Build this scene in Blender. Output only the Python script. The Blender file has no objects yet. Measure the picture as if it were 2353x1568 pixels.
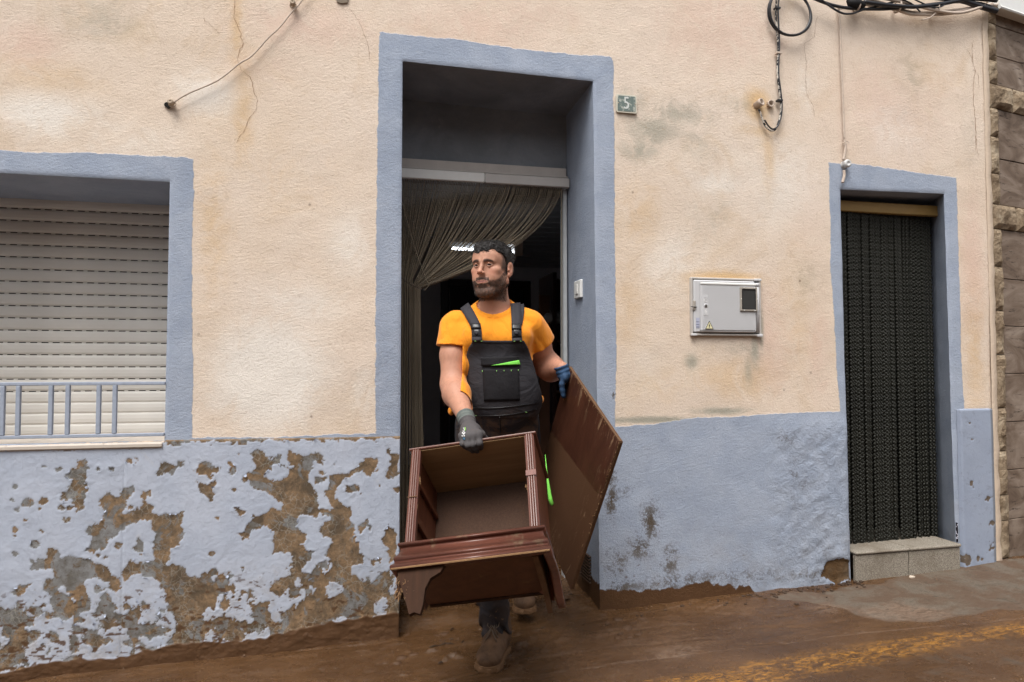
import bpy, math, random
import numpy as np
from mathutils import Matrix, Vector
random.seed(7); RNG = np.random.default_rng(7)
SC = bpy.context.scene
COL = SC.collection
# ---------------------------------------------------------------- camera, sky, sun, exposure
FPX = 1568.7; YAW = math.radians(12.4); PIT = math.radians(2.07)
cam_d = bpy.data.cameras.new('camera'); cam = bpy.data.objects.new('camera', cam_d); COL.objects.link(cam)
cam_d.sensor_width = 36.0; cam_d.lens = 24.0; cam_d.clip_start = 0.02; cam_d.clip_end = 400
cam.location = (0, -3.2, 0); cam.rotation_euler = (math.radians(90) + PIT, 0, -YAW)
SC.camera = cam
SUN_EL = math.radians(61); SUN_AZ = math.radians(212)      # azimuth of the light source, clockwise from +Y
wd = bpy.data.worlds.new('World'); SC.world = wd; wd.use_nodes = True
wt = wd.node_tree; wt.nodes.clear()
wo = wt.nodes.new('ShaderNodeOutputWorld'); wb = wt.nodes.new('ShaderNodeBackground')
sk = wt.nodes.new('ShaderNodeTexSky'); sk.sky_type = 'NISHITA'; sk.sun_disc = False
sk.sun_elevation = SUN_EL; sk.sun_rotation = SUN_AZ; sk.dust_density = 4.0; sk.air_density = 1.2
hs = wt.nodes.new('ShaderNodeHueSaturation'); hs.inputs['Saturation'].default_value = 0.18
wt.links.new(sk.outputs[0], hs.inputs['Color']); wt.links.new(hs.outputs[0], wb.inputs[0])
wb.inputs[1].default_value = 0.115; wt.links.new(wb.outputs[0], wo.inputs[0])
sd = bpy.data.lights.new('sun', 'SUN'); sd.energy = 1.5; sd.angle = math.radians(32); sd.color = (1, .965, .92)
sun = bpy.data.objects.new('sun', sd); COL.objects.link(sun); sun.location = (-2, -4, 6)
sv = Vector((math.sin(SUN_AZ) * math.cos(SUN_EL), math.cos(SUN_AZ) * math.cos(SUN_EL), math.sin(SUN_EL)))
sun.rotation_euler = sv.to_track_quat('Z', 'Y').to_euler()
vs = SC.view_settings; vs.view_transform = 'Standard'; vs.look = 'None'; vs.gamma = 1; vs.use_curve_mapping = False
vs.exposure = 0.92
# ---------------------------------------------------------------- surveying: a sight line of the photograph meets a plane
F0 = np.array([math.sin(YAW), math.cos(YAW), 0.]); RT = np.array([math.cos(YAW), -math.sin(YAW), 0.]); ZZ = np.array([0, 0, 1.])
FW = F0 * math.cos(PIT) + ZZ * math.sin(PIT); UP = ZZ * math.cos(PIT) - F0 * math.sin(PIT); CP = np.array([0, -3.2, 0.])
def ray(x, y): return FW + RT * (x - 1176.5) / FPX - UP * (y - 784) / FPX
def at(x, y, Y=0.):
    d = ray(x, y); return CP + d * (Y - CP[1]) / d[1]
def dep(x, y, t): return CP + ray(x, y) * t
def atz(x, y, zf):            # meets the ground z = zf(x, y)
    d = ray(x, y); t = 2.5
    for _ in range(30):
        p = CP + d * t; t = t * zf(p[0], p[1]) / p[2]
    return CP + d * t
# ---------------------------------------------------------------- numpy noise
def _h(i, j, k, s):
    n = (i * 374761393 + j * 668265263 + k * 2147483647 + s * 974634777) & 0xffffffff
    n = ((n ^ (n >> 13)) * 1274126177) & 0xffffffff
    n = ((n ^ (n >> 15)) * 2246822519) & 0xffffffff
    return ((n ^ (n >> 16)) & 0xffffff) / float(0xffffff)
def vn(P, sc, seed=0):
    P = np.asarray(P, float) * sc + 1000.
    I = np.floor(P).astype(np.int64); f = P - I; f = f * f * (3 - 2 * f)
    x, y, z = I[..., 0], I[..., 1], I[..., 2]; u, v, w = f[..., 0], f[..., 1], f[..., 2]
    def L(a, b, t): return a + (b - a) * t
    r = L(L(L(_h(x, y, z, seed), _h(x+1, y, z, seed), u), L(_h(x, y+1, z, seed), _h(x+1, y+1, z, seed), u), v),
          L(L(_h(x, y, z+1, seed), _h(x+1, y, z+1, seed), u), L(_h(x, y+1, z+1, seed), _h(x+1, y+1, z+1, seed), u), v), w)
    return r * 2 - 1
def fbm(P, sc, o=4, seed=0, g=.5):
    r = 0; a = 1; t = 0
    for i in range(o): r = r + a * vn(P, sc * 2**i, seed + i); t += a; a *= g
    return r / t
def sstep(a, b, x):
    t = np.clip((x - a) / (b - a), 0, 1); return t * t * (3 - 2 * t)
# ---------------------------------------------------------------- mesh helpers
def mesh_np(name, V, Q, smooth=True, attrs=None, mat=None):
    me = bpy.data.meshes.new(name); V = np.asarray(V, np.float32); 
    if isinstance(Q, np.ndarray) and Q.ndim == 2:
        k = Q.shape[1]
        me.vertices.add(len(V)); me.vertices.foreach_set('co', V.ravel())
        me.loops.add(Q.size); me.loops.foreach_set('vertex_index', Q.astype(np.int32).ravel())
        me.polygons.add(len(Q)); me.polygons.foreach_set('loop_start', np.arange(0, Q.size, k, dtype=np.int32))
        me.polygons.foreach_set('loop_total', np.full(len(Q), k, np.int32))
        me.update(calc_edges=True); me.validate()
    else:
        me.from_pydata([tuple(map(float, v)) for v in V], [], [tuple(map(int, q)) for q in Q]); me.update()
    me.polygons.foreach_set('use_smooth', [smooth] * len(me.polygons))
    for k, a in (attrs or {}).items():
        a = np.asarray(a, np.float32)
        if a.ndim == 1:
            at_ = me.attributes.new(k, 'FLOAT', 'POINT'); at_.data.foreach_set('value', a)
        else:
            if a.shape[1] == 3: a = np.c_[a, np.ones(len(a), np.float32)]
            at_ = me.attributes.new(k, 'FLOAT_COLOR', 'POINT'); at_.data.foreach_set('color', a.ravel())
    if mat: me.materials.append(mat)
    return me
def link(name, me, parent=None, loc=None):
    o = bpy.data.objects.new(name, me); COL.objects.link(o)
    if parent is not None: o.parent = parent
    if loc is not None: o.location = loc
    return o
def tag(o, label=None, cat=None, group=None, kind=None):
    if label: o['label'] = label
    if cat: o['category'] = cat
    if group: o['group'] = group
    if kind: o['kind'] = kind
    return o
def thing(name, label, cat, loc=(0, 0, 0), group=None, kind=None):
    o = bpy.data.objects.new(name, None); COL.objects.link(o); o.location = loc; o.empty_display_size = .1
    return tag(o, label, cat, group, kind)
class MB:
    """collects shapes, then links them as one mesh object"""
    def __init__(s): s.v = []; s.f = []
    def add(s, V, Q):
        n = len(s.v); s.v.extend([tuple(map(float, p)) for p in V]); s.f.extend([tuple(int(i) + n for i in q) for q in Q]); return s
    def box(s, lo, hi, M=None, bev=0.0):
        x0, y0, z0 = lo; x1, y1, z1 = hi
        if bev > 0:
            b = bev; V = []; 
            # chamfered box: 24 vertices
            idx = {}
            for ix, X in ((0, x0), (1, x1)):
                for iy, Y in ((0, y0), (1, y1)):
                    for iz, Z in ((0, z0), (1, z1)):
                        sx = b if ix == 0 else -b; sy = b if iy == 0 else -b; sz = b if iz == 0 else -b
                        for k, p in enumerate(((X, Y + sy, Z + sz), (X + sx, Y, Z + sz), (X + sx, Y + sy, Z))):
                            idx[(ix, iy, iz, k)] = len(V); V.append(p)
            F = []
            g = lambda a, b_, c, k: idx[(a, b_, c, k)]
            F += [(g(0,0,0,0), g(0,0,1,0), g(0,1,1,0), g(0,1,0,0)), (g(1,0,0,0), g(1,1,0,0), g(1,1,1,0), g(1,0,1,0))]
            F += [(g(0,0,0,1), g(1,0,0,1), g(1,0,1,1), g(0,0,1,1)), (g(0,1,0,1), g(0,1,1,1), g(1,1,1,1), g(1,1,0,1))]
            F += [(g(0,0,0,2), g(0,1,0,2), g(1,1,0,2), g(1,0,0,2)), (g(0,0,1,2), g(1,0,1,2), g(1,1,1,2), g(0,1,1,2))]
            for a in (0, 1):
                for c in (0, 1):
                    F.append((g(0,a,c,1), g(0,a,c,2), g(1,a,c,2), g(1,a,c,1)))
                    F.append((g(a,0,c,0), g(a,0,c,2), g(a,1,c,2), g(a,1,c,0)))
                    F.append((g(a,c,0,0), g(a,c,0,1), g(a,c,1,1), g(a,c,1,0)))
            for a in (0, 1):
                for c in (0, 1):
                    for e in (0, 1): F.append((g(a,c,e,0), g(a,c,e,1), g(a,c,e,2)))
        else:
            V = [(x0,y0,z0),(x1,y0,z0),(x1,y1,z0),(x0,y1,z0),(x0,y0,z1),(x1,y0,z1),(x1,y1,z1),(x0,y1,z1)]
            F = [(0,3,2,1),(4,5,6,7),(0,1,5,4),(1,2,6,5),(2,3,7,6),(3,0,4,7)]
        if M is not None: V = [M @ Vector(p) for p in V]
        return s.add(V, F)
    def tube(s, P, r, n=8, cap=True, flat=None):
        P = [np.asarray(p, float) for p in P]; m = len(P); R = r if hasattr(r, '__len__') else [r] * m
        V = []; up = None
        for i in range(m):
            t = P[min(i+1, m-1)] - P[max(i-1, 0)]; t = t / (np.linalg.norm(t) + 1e-9)
            if up is None:
                a = np.array([0, 0, 1.]) if abs(t[2]) < .9 else np.array([1., 0, 0]); up = np.cross(t, a); up /= np.linalg.norm(up)
            up = up - t * (up @ t); up /= np.linalg.norm(up) + 1e-9; w = np.cross(t, up)
            for k in range(n):
                q = 2 * math.pi * k / n; V.append(P[i] + (up * math.cos(q) + w * math.sin(q)) * R[i])
        F = [(i*n+k, i*n+(k+1) % n, (i+1)*n+(k+1) % n, (i+1)*n+k) for i in range(m-1) for k in range(n)]
        if cap: F += [tuple(range(n-1, -1, -1)), tuple((m-1)*n+k for k in range(n))]
        return s.add(V, F)
    def lathe(s, prof, n=20, M=None):
        V = []; m = len(prof)
        for r, z in prof:
            for k in range(n):
                a = 2*math.pi*k/n; V.append((r*math.cos(a), r*math.sin(a), z))
        F = [(i*n+k, i*n+(k+1) % n, (i+1)*n+(k+1) % n, (i+1)*n+k) for i in range(m-1) for k in range(n)]
        F += [tuple(range(n-1, -1, -1)), tuple((m-1)*n+k for k in range(n))]
        if M is not None: V = [M @ Vector(p) for p in V]
        return s.add(V, F)
    def prism(s, poly, a, b, M=None):      # poly in (x, z), extruded along y from a to b
        n = len(poly); V = [(p[0], a, p[1]) for p in poly] + [(p[0], b, p[1]) for p in poly]
        F = [tuple(range(n)), tuple(range(2*n-1, n-1, -1))] + [(i, i+n, (i+1) % n + n, (i+1) % n) for i in range(n)]
        if M is not None: V = [M @ Vector(p) for p in V]
        return s.add(V, F)
    def mesh(s, name, mat, smooth=False):
        me = bpy.data.meshes.new(name); me.from_pydata(s.v, [], s.f); me.update(); me.materials.append(mat)
        me.polygons.foreach_set('use_smooth', [smooth] * len(me.polygons)); return me
    def build(s, name, mat, parent=None, smooth=False, loc=None):
        return link(name, s.mesh(name, mat, smooth), parent, loc)
def spline(P, n=8):
    P = [np.asarray(p, float) for p in P]; out = []
    for i in range(len(P)-1):
        a = P[max(i-1, 0)]; b = P[i]; c = P[i+1]; d = P[min(i+2, len(P)-1)]
        for k in range(n):
            t = k/n; out.append(.5*((2*b)+(-a+c)*t+(2*a-5*b+4*c-d)*t*t+(-a+3*b-3*c+d)*t**3))
    out.append(P[-1]); return out
def poly_sd(px, pz, poly):
    """signed distance to a polygon, positive inside"""
    poly = np.asarray(poly, float); d = np.full(px.shape, 1e9); ins = np.zeros(px.shape, bool); n = len(poly)
    for i in range(n):
        a = poly[i]; b = poly[(i+1) % n]; e = b - a; L = e @ e + 1e-12
        t = np.clip(((px-a[0])*e[0] + (pz-a[1])*e[1]) / L, 0, 1)
        d = np.minimum(d, (px-a[0]-t*e[0])**2 + (pz-a[1]-t*e[1])**2)
        c = (a[1] > pz) != (b[1] > pz)
        if abs(e[1]) > 1e-9: ins ^= c & (px < e[0]*(pz-a[1])/e[1] + a[0])
    return np.where(ins, 1, -1) * np.sqrt(d)
def line_d(px, pz, pts):
    d = np.full(px.shape, 1e9)
    for a, b in zip(pts[:-1], pts[1:]):
        a = np.asarray(a, float); e = np.asarray(b, float) - a; L = e @ e + 1e-12
        t = np.clip(((px-a[0])*e[0] + (pz-a[1])*e[1]) / L, 0, 1); d = np.minimum(d, (px-a[0]-t*e[0])**2 + (pz-a[1]-t*e[1])**2)
    return np.sqrt(d)
# ---------------------------------------------------------------- material helper
class NT:
    def __init__(s, name, rough=.8, spec=.3):
        s.m = bpy.data.materials.new(name); s.m.use_nodes = True; s.t = s.m.node_tree; s.b = s.t.nodes['Principled BSDF']
        s.set('Roughness', rough); s.set('Specular IOR Level', spec); s.tc = s.t.nodes.new('ShaderNodeTexCoord').outputs['Object']
    def set(s, k, v):
        if isinstance(v, bpy.types.NodeSocket): s.t.links.new(v, s.b.inputs[k])
        else:
            if hasattr(v, '__len__') and len(v) == 3 and s.b.inputs[k].type == 'RGBA': v = (*v, 1)
            s.b.inputs[k].default_value = v
        return s
    def _i(s, sock, v):
        if isinstance(v, bpy.types.NodeSocket): s.t.links.new(v, sock)
        elif hasattr(v, '__len__') and len(v) == 3 and sock.type == 'RGBA': sock.default_value = (*v, 1)
        else: sock.default_value = v
    def attr(s, name, out='Fac'):
        n = s.t.nodes.new('ShaderNodeAttribute'); n.attribute_name = name; return n.outputs[out]
    def sep(s, v):
        n = s.t.nodes.new('ShaderNodeSeparateXYZ'); s._i(n.inputs[0], v); return n.outputs
    def map(s, scale=(1, 1, 1), rot=(0, 0, 0), loc=(0, 0, 0), vec=None):
        n = s.t.nodes.new('ShaderNodeMapping'); s._i(n.inputs[0], vec or s.tc); n.inputs[1].default_value = loc; n.inputs[2].default_value = rot; n.inputs[3].default_value = scale
        return n.outputs[0]
    def noise(s, sc, det=4, rough=.55, dist=0, vec=None, out=0):
        n = s.t.nodes.new('ShaderNodeTexNoise'); s._i(n.inputs['Vector'], vec or s.tc); n.inputs['Scale'].default_value = sc
        n.inputs['Detail'].default_value = det; n.inputs['Roughness'].default_value = rough; n.inputs['Distortion'].default_value = dist; return n.outputs[out]
    def vor(s, sc, vec=None, feat='F1', out=0, rnd=1.):
        n = s.t.nodes.new('ShaderNodeTexVoronoi'); n.feature = feat; s._i(n.inputs['Vector'], vec or s.tc); n.inputs['Scale'].default_value = sc; n.inputs['Randomness'].default_value = rnd; return n.outputs[out]
    def wave(s, sc, dist=2, det=2, dsc=1, vec=None, dirn='X'):
        n = s.t.nodes.new('ShaderNodeTexWave'); n.bands_direction = dirn; s._i(n.inputs['Vector'], vec or s.tc); n.inputs['Scale'].default_value = sc
        n.inputs['Distortion'].default_value = dist; n.inputs['Detail'].default_value = det; n.inputs['Detail Scale'].default_value = dsc; return n.outputs[1]
    def m_(s, op, a, b=0., clamp=False):
        n = s.t.nodes.new('ShaderNodeMath'); n.operation = op; n.use_clamp = clamp; s._i(n.inputs[0], a); s._i(n.inputs[1], b); return n.outputs[0]
    def step(s, v, a, b):
        n = s.t.nodes.new('ShaderNodeMapRange'); n.interpolation_type = 'SMOOTHSTEP'; s._i(n.inputs[0], v); n.inputs[1].default_value = a; n.inputs[2].default_value = b; return n.outputs[0]
    def mix(s, f, a, b, mode='MIX'):
        n = s.t.nodes.new('ShaderNodeMix'); n.data_type = 'RGBA'; n.blend_type = mode; s._i(n.inputs[0], f); s._i(n.inputs[6], a); s._i(n.inputs[7], b); return n.outputs[2]
    def ramp(s, f, pts):
        n = s.t.nodes.new('ShaderNodeValToRGB'); s._i(n.inputs[0], f); e = n.color_ramp.elements
        while len(e) < len(pts): e.new(.5)
        for q, (p, c) in zip(e, pts): q.position = p; q.color = (*c, 1) if len(c) == 3 else c
        return n.outputs[0]
    def bump(s, h, st=.5, dist=.01, prev=None):
        n = s.t.nodes.new('ShaderNodeBump'); n.inputs['Strength'].default_value = st; n.inputs['Distance'].default_value = dist; s._i(n.inputs['Height'], h)
        if prev: s._i(n.inputs['Normal'], prev)
        s.t.links.new(n.outputs[0], s.b.inputs['Normal']); return n.outputs[0]
def simple(name, c, rough=.6, spec=.3, var=.15, nsc=30, bump=.15, bsc=200, bd=.002, metal=0):
    m = NT(name, rough, spec); n = m.noise(nsc, 4)
    c2 = tuple(x*(1-var) for x in c); c1 = tuple(min(1, x*(1+var)) for x in c)
    m.set('Base Color', m.mix(n, c2, c1)); m.set('Metallic', metal)
    if bump: m.bump(m.noise(bsc, 3), bump, bd)
    return m.m
# ================================================================ GROUND
_gx = [-9, -1.425, .176, 1.145, 1.895, 2.574, 3.489, 9]; _gz = [-1.52, -1.274, -1.239, -1.196, -1.165, -1.140, -1.097, -.84]
def zg(x, y=0.): return np.interp(x, _gx, _gz) + .015*np.minimum(y, 0)
def zgf(x, y): return float(zg(x, y))
def G(x, y): return atz(x, y, zgf)
def axis(parts):
    out = []
    for a, b, h in parts:
        n = max(1, int(round((b-a)/h))); out += list(np.linspace(a, b, n, endpoint=False))
    out.append(parts[-1][1]); return np.array(out)
def gridq(nx, ny):
    i, j = np.meshgrid(np.arange(nx-1), np.arange(ny-1), indexing='ij'); a = (i*ny + j).ravel()
    return np.stack([a, a+ny, a+ny+1, a+1], 1)
ROAD_EDGE = [G(2353, 1423), G(1935, 1463), G(1560, 1510), G(1180, 1562)]
re_x = [-9, -1.5] + [p[0] for p in ROAD_EDGE[::-1]] + [9]
re_y = [-.95, -.80] + [p[1] for p in ROAD_EDGE[::-1]] + [ROAD_EDGE[0][1] + .15]
def road_y(x): return np.interp(x, re_x, re_y)
CLEAN = [G(*p)[:2] for p in [(1760, 1372), (1960, 1335), (2353, 1280), (2600, 1250), (2700, 1420), (2353, 1412), (2180, 1428), (2050, 1440), (1960, 1425), (1890, 1400)]]
SCRAPE = [[G(*p)[:2] for p in q] for q in ([(1960, 1405), (2060, 1385), (2160, 1400), (2200, 1420), (2100, 1430), (2010, 1425)], [(1850, 1395), (1905, 1385), (1960, 1400), (1900, 1415)], [(1500, 1500), (1560, 1482), (1610, 1490), (1580, 1512), (1520, 1516)])]
def ground_mat(name, base, dry, road=False):
    m = NT(name, .5, .45)
    mud = m.attr('mud'); P = m.tc
    st = m.map(scale=(1.2, 9, 1), vec=P)
    n1 = m.noise(2.2, 6, .6, .6); n2 = m.noise(60, 5, .65); n3 = m.noise(1.6, 5, .6, .8, vec=st)
    # brown wet mud
    mc = m.mix(m.step(n1, .3, .7), (.066, .032, .013), (.104, .053, .023))
    mc = m.mix(m.m_('MULTIPLY', m.step(n3, .45, .75), .35), mc, (.135, .074, .036))
    mc = m.mix(m.m_('MULTIPLY', m.step(n2, .62, .75), .4), mc, (.22, .14, .09))
    # concrete / asphalt beneath
    g = m.noise(180, 3, .7); g2 = m.noise(7, 5, .65, .5)
    cc = m.mix(m.step(g, .3, .7), base, dry)
    cc = m.mix(m.m_('MULTIPLY', m.step(g2, .38, .58), .85), cc, (.095, .056, .033))
    cc = m.mix(m.m_('MULTIPLY', m.step(m.noise(13, 6, .7, 1.0), .58, .66), .6), cc, (.045, .035, .022))
    jit = m.m_('MULTIPLY', m.m_('SUBTRACT', m.noise(9, 6, .7, .6), .5), .75)
    f = m.step(m.m_('ADD', mud, jit), .38, .62)
    col = m.mix(f, cc, mc)
    sc = m.m_('MULTIPLY', m.attr('scrape'), m.step(m.noise(24, 6, .75, 1.5, vec=m.map(scale=(1, 2.5, 1))), .44, .56))
    col = m.mix(m.m_('MULTIPLY', sc, .45), col, (.27, .185, .13))
    if road:
        ye = m.attr('yellow'); yn = m.noise(16, 7, .8, 1.2, vec=m.map(scale=(1, 3.2, 1), rot=(0, 0, .12)))
        yn2 = m.noise(70, 4, .7)
        yf = m.step(m.m_('ADD', m.m_('MULTIPLY', yn, .8), m.m_('MULTIPLY', yn2, .2)), .46, .60)
        col = m.mix(m.m_('MULTIPLY', m.m_('MULTIPLY', ye, yf), .62), col, (.50, .23, .035))
    m.set('Base Color', col)
    wet = m.m_('MULTIPLY', m.attr('wet'), m.step(m.noise(26, 4, .6), .4, .6))
    r = m.m_('SUBTRACT', .84, m.m_('MULTIPLY', f, m.m_('ADD', .44, m.m_('MULTIPLY', m.step(m.noise(6, 4, .6, .6), .4, .65), .22))))
    r = m.m_('SUBTRACT', r, m.m_('MULTIPLY', wet, .40), clamp=True)
    m.set('Roughness', r)
    b = m.bump(m.noise(24, 7, .72, .8, vec=m.map(scale=(1, 1.7, 1))), .55, .014)
    m.bump(g, m.m_('SUBTRACT', .5, m.m_('MULTIPLY', f, .3)) if False else .35, .004, b)
    return m.m
M_pav = ground_mat('mud_on_concrete', (.085, .066, .048), (.155, .122, .090))
M_road = ground_mat('mud_on_asphalt', (.055, .041, .029), (.095, .072, .050), True)
YB = [G(*p) for p in [(2353, 1428), (2120, 1462), (1882, 1496), (1584, 1545), (1400, 1575)]]; YC = [G(*p) for p in [(2353, 1453), (2120, 1493), (1882, 1542), (1650, 1590), (1500, 1620)]]
def ground_attrs(X, Y):
    P = np.stack([X, Y, 0*X], -1)
    cl = poly_sd(X, Y, CLEAN) + fbm(P, 3, 4, 5)*.10
    mud = 1 - sstep(-.05, .07, cl)
    mud = np.minimum(mud, 1 - .42*sstep(.9, 2.3, X)*sstep(-.0, -.12, Y-road_y(X)))
    s = np.zeros_like(X)
    for q in SCRAPE: s = np.maximum(s, sstep(-.05, .05, poly_sd(X, Y, q)))
    wet = np.exp(-((X-.55)/.75)**2) * sstep(-.75, -.1, Y) * .9 + .25
    c = [p[:2] for p in YB] + [p[:2] for p in YC[::-1]]
    c[0] = c[0] + (c[0]-c[1])*3; c[-1] = c[-1] + (c[-1]-c[-2])*3
    ye = sstep(-.02, .02, poly_sd(X, Y, c) + fbm(P, 9, 3, 9)*.02)
    return mud, s, wet, ye
def build_ground():
    # pavement: from the wall to the gutter line; road: from there on, 12 mm lower
    xs = axis([(-9, -1.7, .25), (-1.7, 3.9, .012), (3.9, 9, .25)])
    for name, mat, ts, lo in (('pavement', M_pav, np.linspace(0, 1, 90), False), ('road', M_road, np.r_[np.linspace(0, .14, 40), np.linspace(.15, 1, 14)], True)):
        X, T = np.meshgrid(xs, ts, indexing='ij'); ry = road_y(X)
        if not lo: Y = .02 + (ry-.02)*T
        else: Y = ry + .004 + (-9.2-ry)*T
        P = np.stack([X, Y, 0*X], -1)
        mud, s, wet, ye = ground_attrs(X, Y)
        h = fbm(P, 2.2, 3, 31)*.010 + mud*(fbm(P*[1, 1.6, 1], 16, 4, 33)*.0045 + np.abs(fbm(P*[1, 2, 1], 7, 3, 35))*.006)
        clod = sstep(.30, .5, fbm(P, 20, 3, 71)) * mud * np.exp(-((X-.45)/.5)**2 - ((Y+.25)/.22)**2)
        h = h + clod*.013; h = h - .004*np.exp(-((fbm(P*[.5, 2, 1], 3, 2, 88))/.05)**2)*mud
        if lo: h = h*.8 - .012 * sstep(0, .02, T)*1
        else: h = h - .010*sstep(.985, 1, T)
        Z = zg(X, Y) + h
        me = mesh_np(name, np.stack([X, Y, Z], -1).reshape(-1, 3), gridq(len(xs), len(ts))[:, ::-1] if True else None, True,
                     dict(mud=mud.ravel(), scrape=s.ravel(), wet=wet.ravel(), yellow=ye.ravel() if lo else 0*ye.ravel()), mat)
        o = link(name, me); tag(o, kind='structure')
build_ground()
# ================================================================ FACADE
DOOR = [(.176, -1.6), (.176, 1.434), (1.119, 1.422), (1.147, -1.6)]
WIN = [(-2.02, -.322), (-2.02, .800), (-.824, .801), (-.827, -.322)]
RDOOR = [(2.551, -1.6), (2.528, .956), (3.199, .969), (3.230, -1.6)]
def wz(x, y): p = at(x, y); return (p[0], p[2])
def wp(l): return [wz(*p) for p in l]
BLUE = [wp([(-900, 330), (0, 345), (430, 362), (446, 366), (441, 700), (443, 1012), (378, 1013), (0, 1026), (-900, 1060)]),
        wp([(872, 72), (930, 80), (1080, 95), (1180, 112), (1300, 124), (1400, 130), (1410, 140), (1412, 500), (1417, 790), (1413, 985), (1380, 1500), (900, 1500), (863, 1010), (863, 700), (866, 400)]),
        wp([(1905, 375), (2000, 380), (2110, 396), (2198, 408), (2205, 650), (2216, 950), (2216, 1400), (1930, 1400), (1930, 950), (1920, 800), (1908, 600)]),
        wp([(1400, 983), (1500, 975), (1590, 962), (1700, 958), (1800, 950), (1850, 948), (1940, 945), (1975, 1500), (1380, 1500)]),
        wp([(430, 1006), (700, 1003), (870, 996), (870, 1030), (430, 1030)])]
# coloured weathering of the render: (x, y, rx, ry, amount) in survey pixels
STAIN = dict(
 ochre=[(545, 60, 18, 110, .55), (560, 250, 30, 150, .5), (490, 520, 45, 200, .45), (1740, 240, 30, 40, .9), (1765, 350, 18, 110, .5), (1470, 500, 60, 90, .42), (1440, 700, 40, 150, .35), (1665, 640, 90, 18, .9), (1640, 680, 8, 70, .5), (1750, 300, 60, 20, .5), (1830, 700, 50, 200, .35), (1680, 870, 110, 60, .45), (2120, 150, 60, 90, .3), (100, 180, 160, 50, .35), (760, 500, 80, 300, .18), (1500, 880, 90, 60, .35), (2240, 820, 25, 160, .5), (1860, 970, 40, 10, .7), (640, 400, 80, 120, .25), (330, 80, 80, 60, .3)],
 grey=[(1560, 262, 80, 32, .55), (1500, 300, 70, 45, .6), (1470, 345, 50, 30, .6), (1590, 330, 60, 40, .35), (1735, 805, 14, 40, .7), (1590, 832, 16, 20, .7), (1720, 850, 12, 40, .5), (1690, 240, 70, 22, .3), (230, 50, 120, 60, .35), (1500, 965, 120, 8, .9), (1660, 945, 70, 9, .8), (1710, 800, 60, 20, .4), (1750, 760, 6, 60, .7), (2090, 180, 45, 90, .35), (1640, 500, 60, 60, .3), (1850, 640, 40, 60, .3), (1450, 240, 60, 50, .4), (2230, 330, 22, 120, .25)],
 white=[(620, 860, 130, 130, .95), (300, 330, 150, 60, .35), (480, 215, 90, 60, .6), (100, 260, 130, 60, .7), (800, 560, 60, 90, .6), (1800, 430, 90, 120, .5), (2060, 300, 90, 90, .35), (1540, 600, 80, 80, .5), (1480, 850, 60, 70, .4), (1850, 200, 30, 70, .4), (700, 700, 120, 60, .5), (1650, 420, 70, 40, .5), (520, 920, 70, 60, .5), (840, 900, 40, 80, .4)],
 pink=[(700, 60, 180, 60, .5), (1100, 60, 200, 60, .5), (1650, 60, 160, 120, .5), (2050, 250, 140, 140, .55), (1770, 780, 60, 130, .55), (60, 100, 100, 60, .6), (600, 150, 120, 70, .3), (2235, 600, 30, 200, .6), (1850, 500, 60, 130, .35), (1880, 800, 30, 130, .5), (1200, 30, 200, 40, .4)],
 dirt=[(1400, 1100, 25, 40, .8), (1440, 1120, 25, 30, .6), (1405, 1150, 20, 60, .9), (1490, 1060, 20, 60, .35), (1495, 1200, 28, 60, .9), (1470, 1260, 40, 40, .8), (1540, 1290, 30, 50, .8), (1409, 905, 6, 14, 1.), (1420, 1290, 40, 50, .7), (1570, 1340, 180, 30, .7), (1640, 1240, 60, 70, .3), (1800, 1010, 30, 40, .6), (1830, 1100, 40, 120, .5), (1900, 1250, 60, 60, .4), (1590, 1100, 60, 40, .25), (1700, 1330, 140, 30, .6), (1425, 1350, 60, 25, .8), (2230, 1200, 30, 60, .4), (1860, 1320, 80, 20, .6)])
def stain_field(X, Z):
    out = {}
    for k, L in STAIN.items():
        f = np.zeros_like(X)
        for (x, y, rx, ry, a) in L:
            c = at(x, y); e = at(x+rx, y); g = at(x, y+ry); rX = abs(e[0]-c[0]); rZ = abs(g[2]-c[2])
            f = np.maximum(f, a*np.exp(-.9*(((X-c[0])/rX)**2 + ((Z-c[2])/rZ)**2)))
        out[k] = f
    return out
PEEL_R = [wp(l) for l in ([(1885, 1325), (1900, 1290), (1925, 1282), (1955, 1290), (1960, 1330), (1920, 1340)], [(2000, 0), (2001, 0), (2001, 1)])]
def wall_disp(X, Z):
    P = np.stack([X, 0*X, Z], -1)
    return fbm(P, 1.6, 3, 3)*.006 + fbm(P, 9, 3, 4)*.0022
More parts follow.
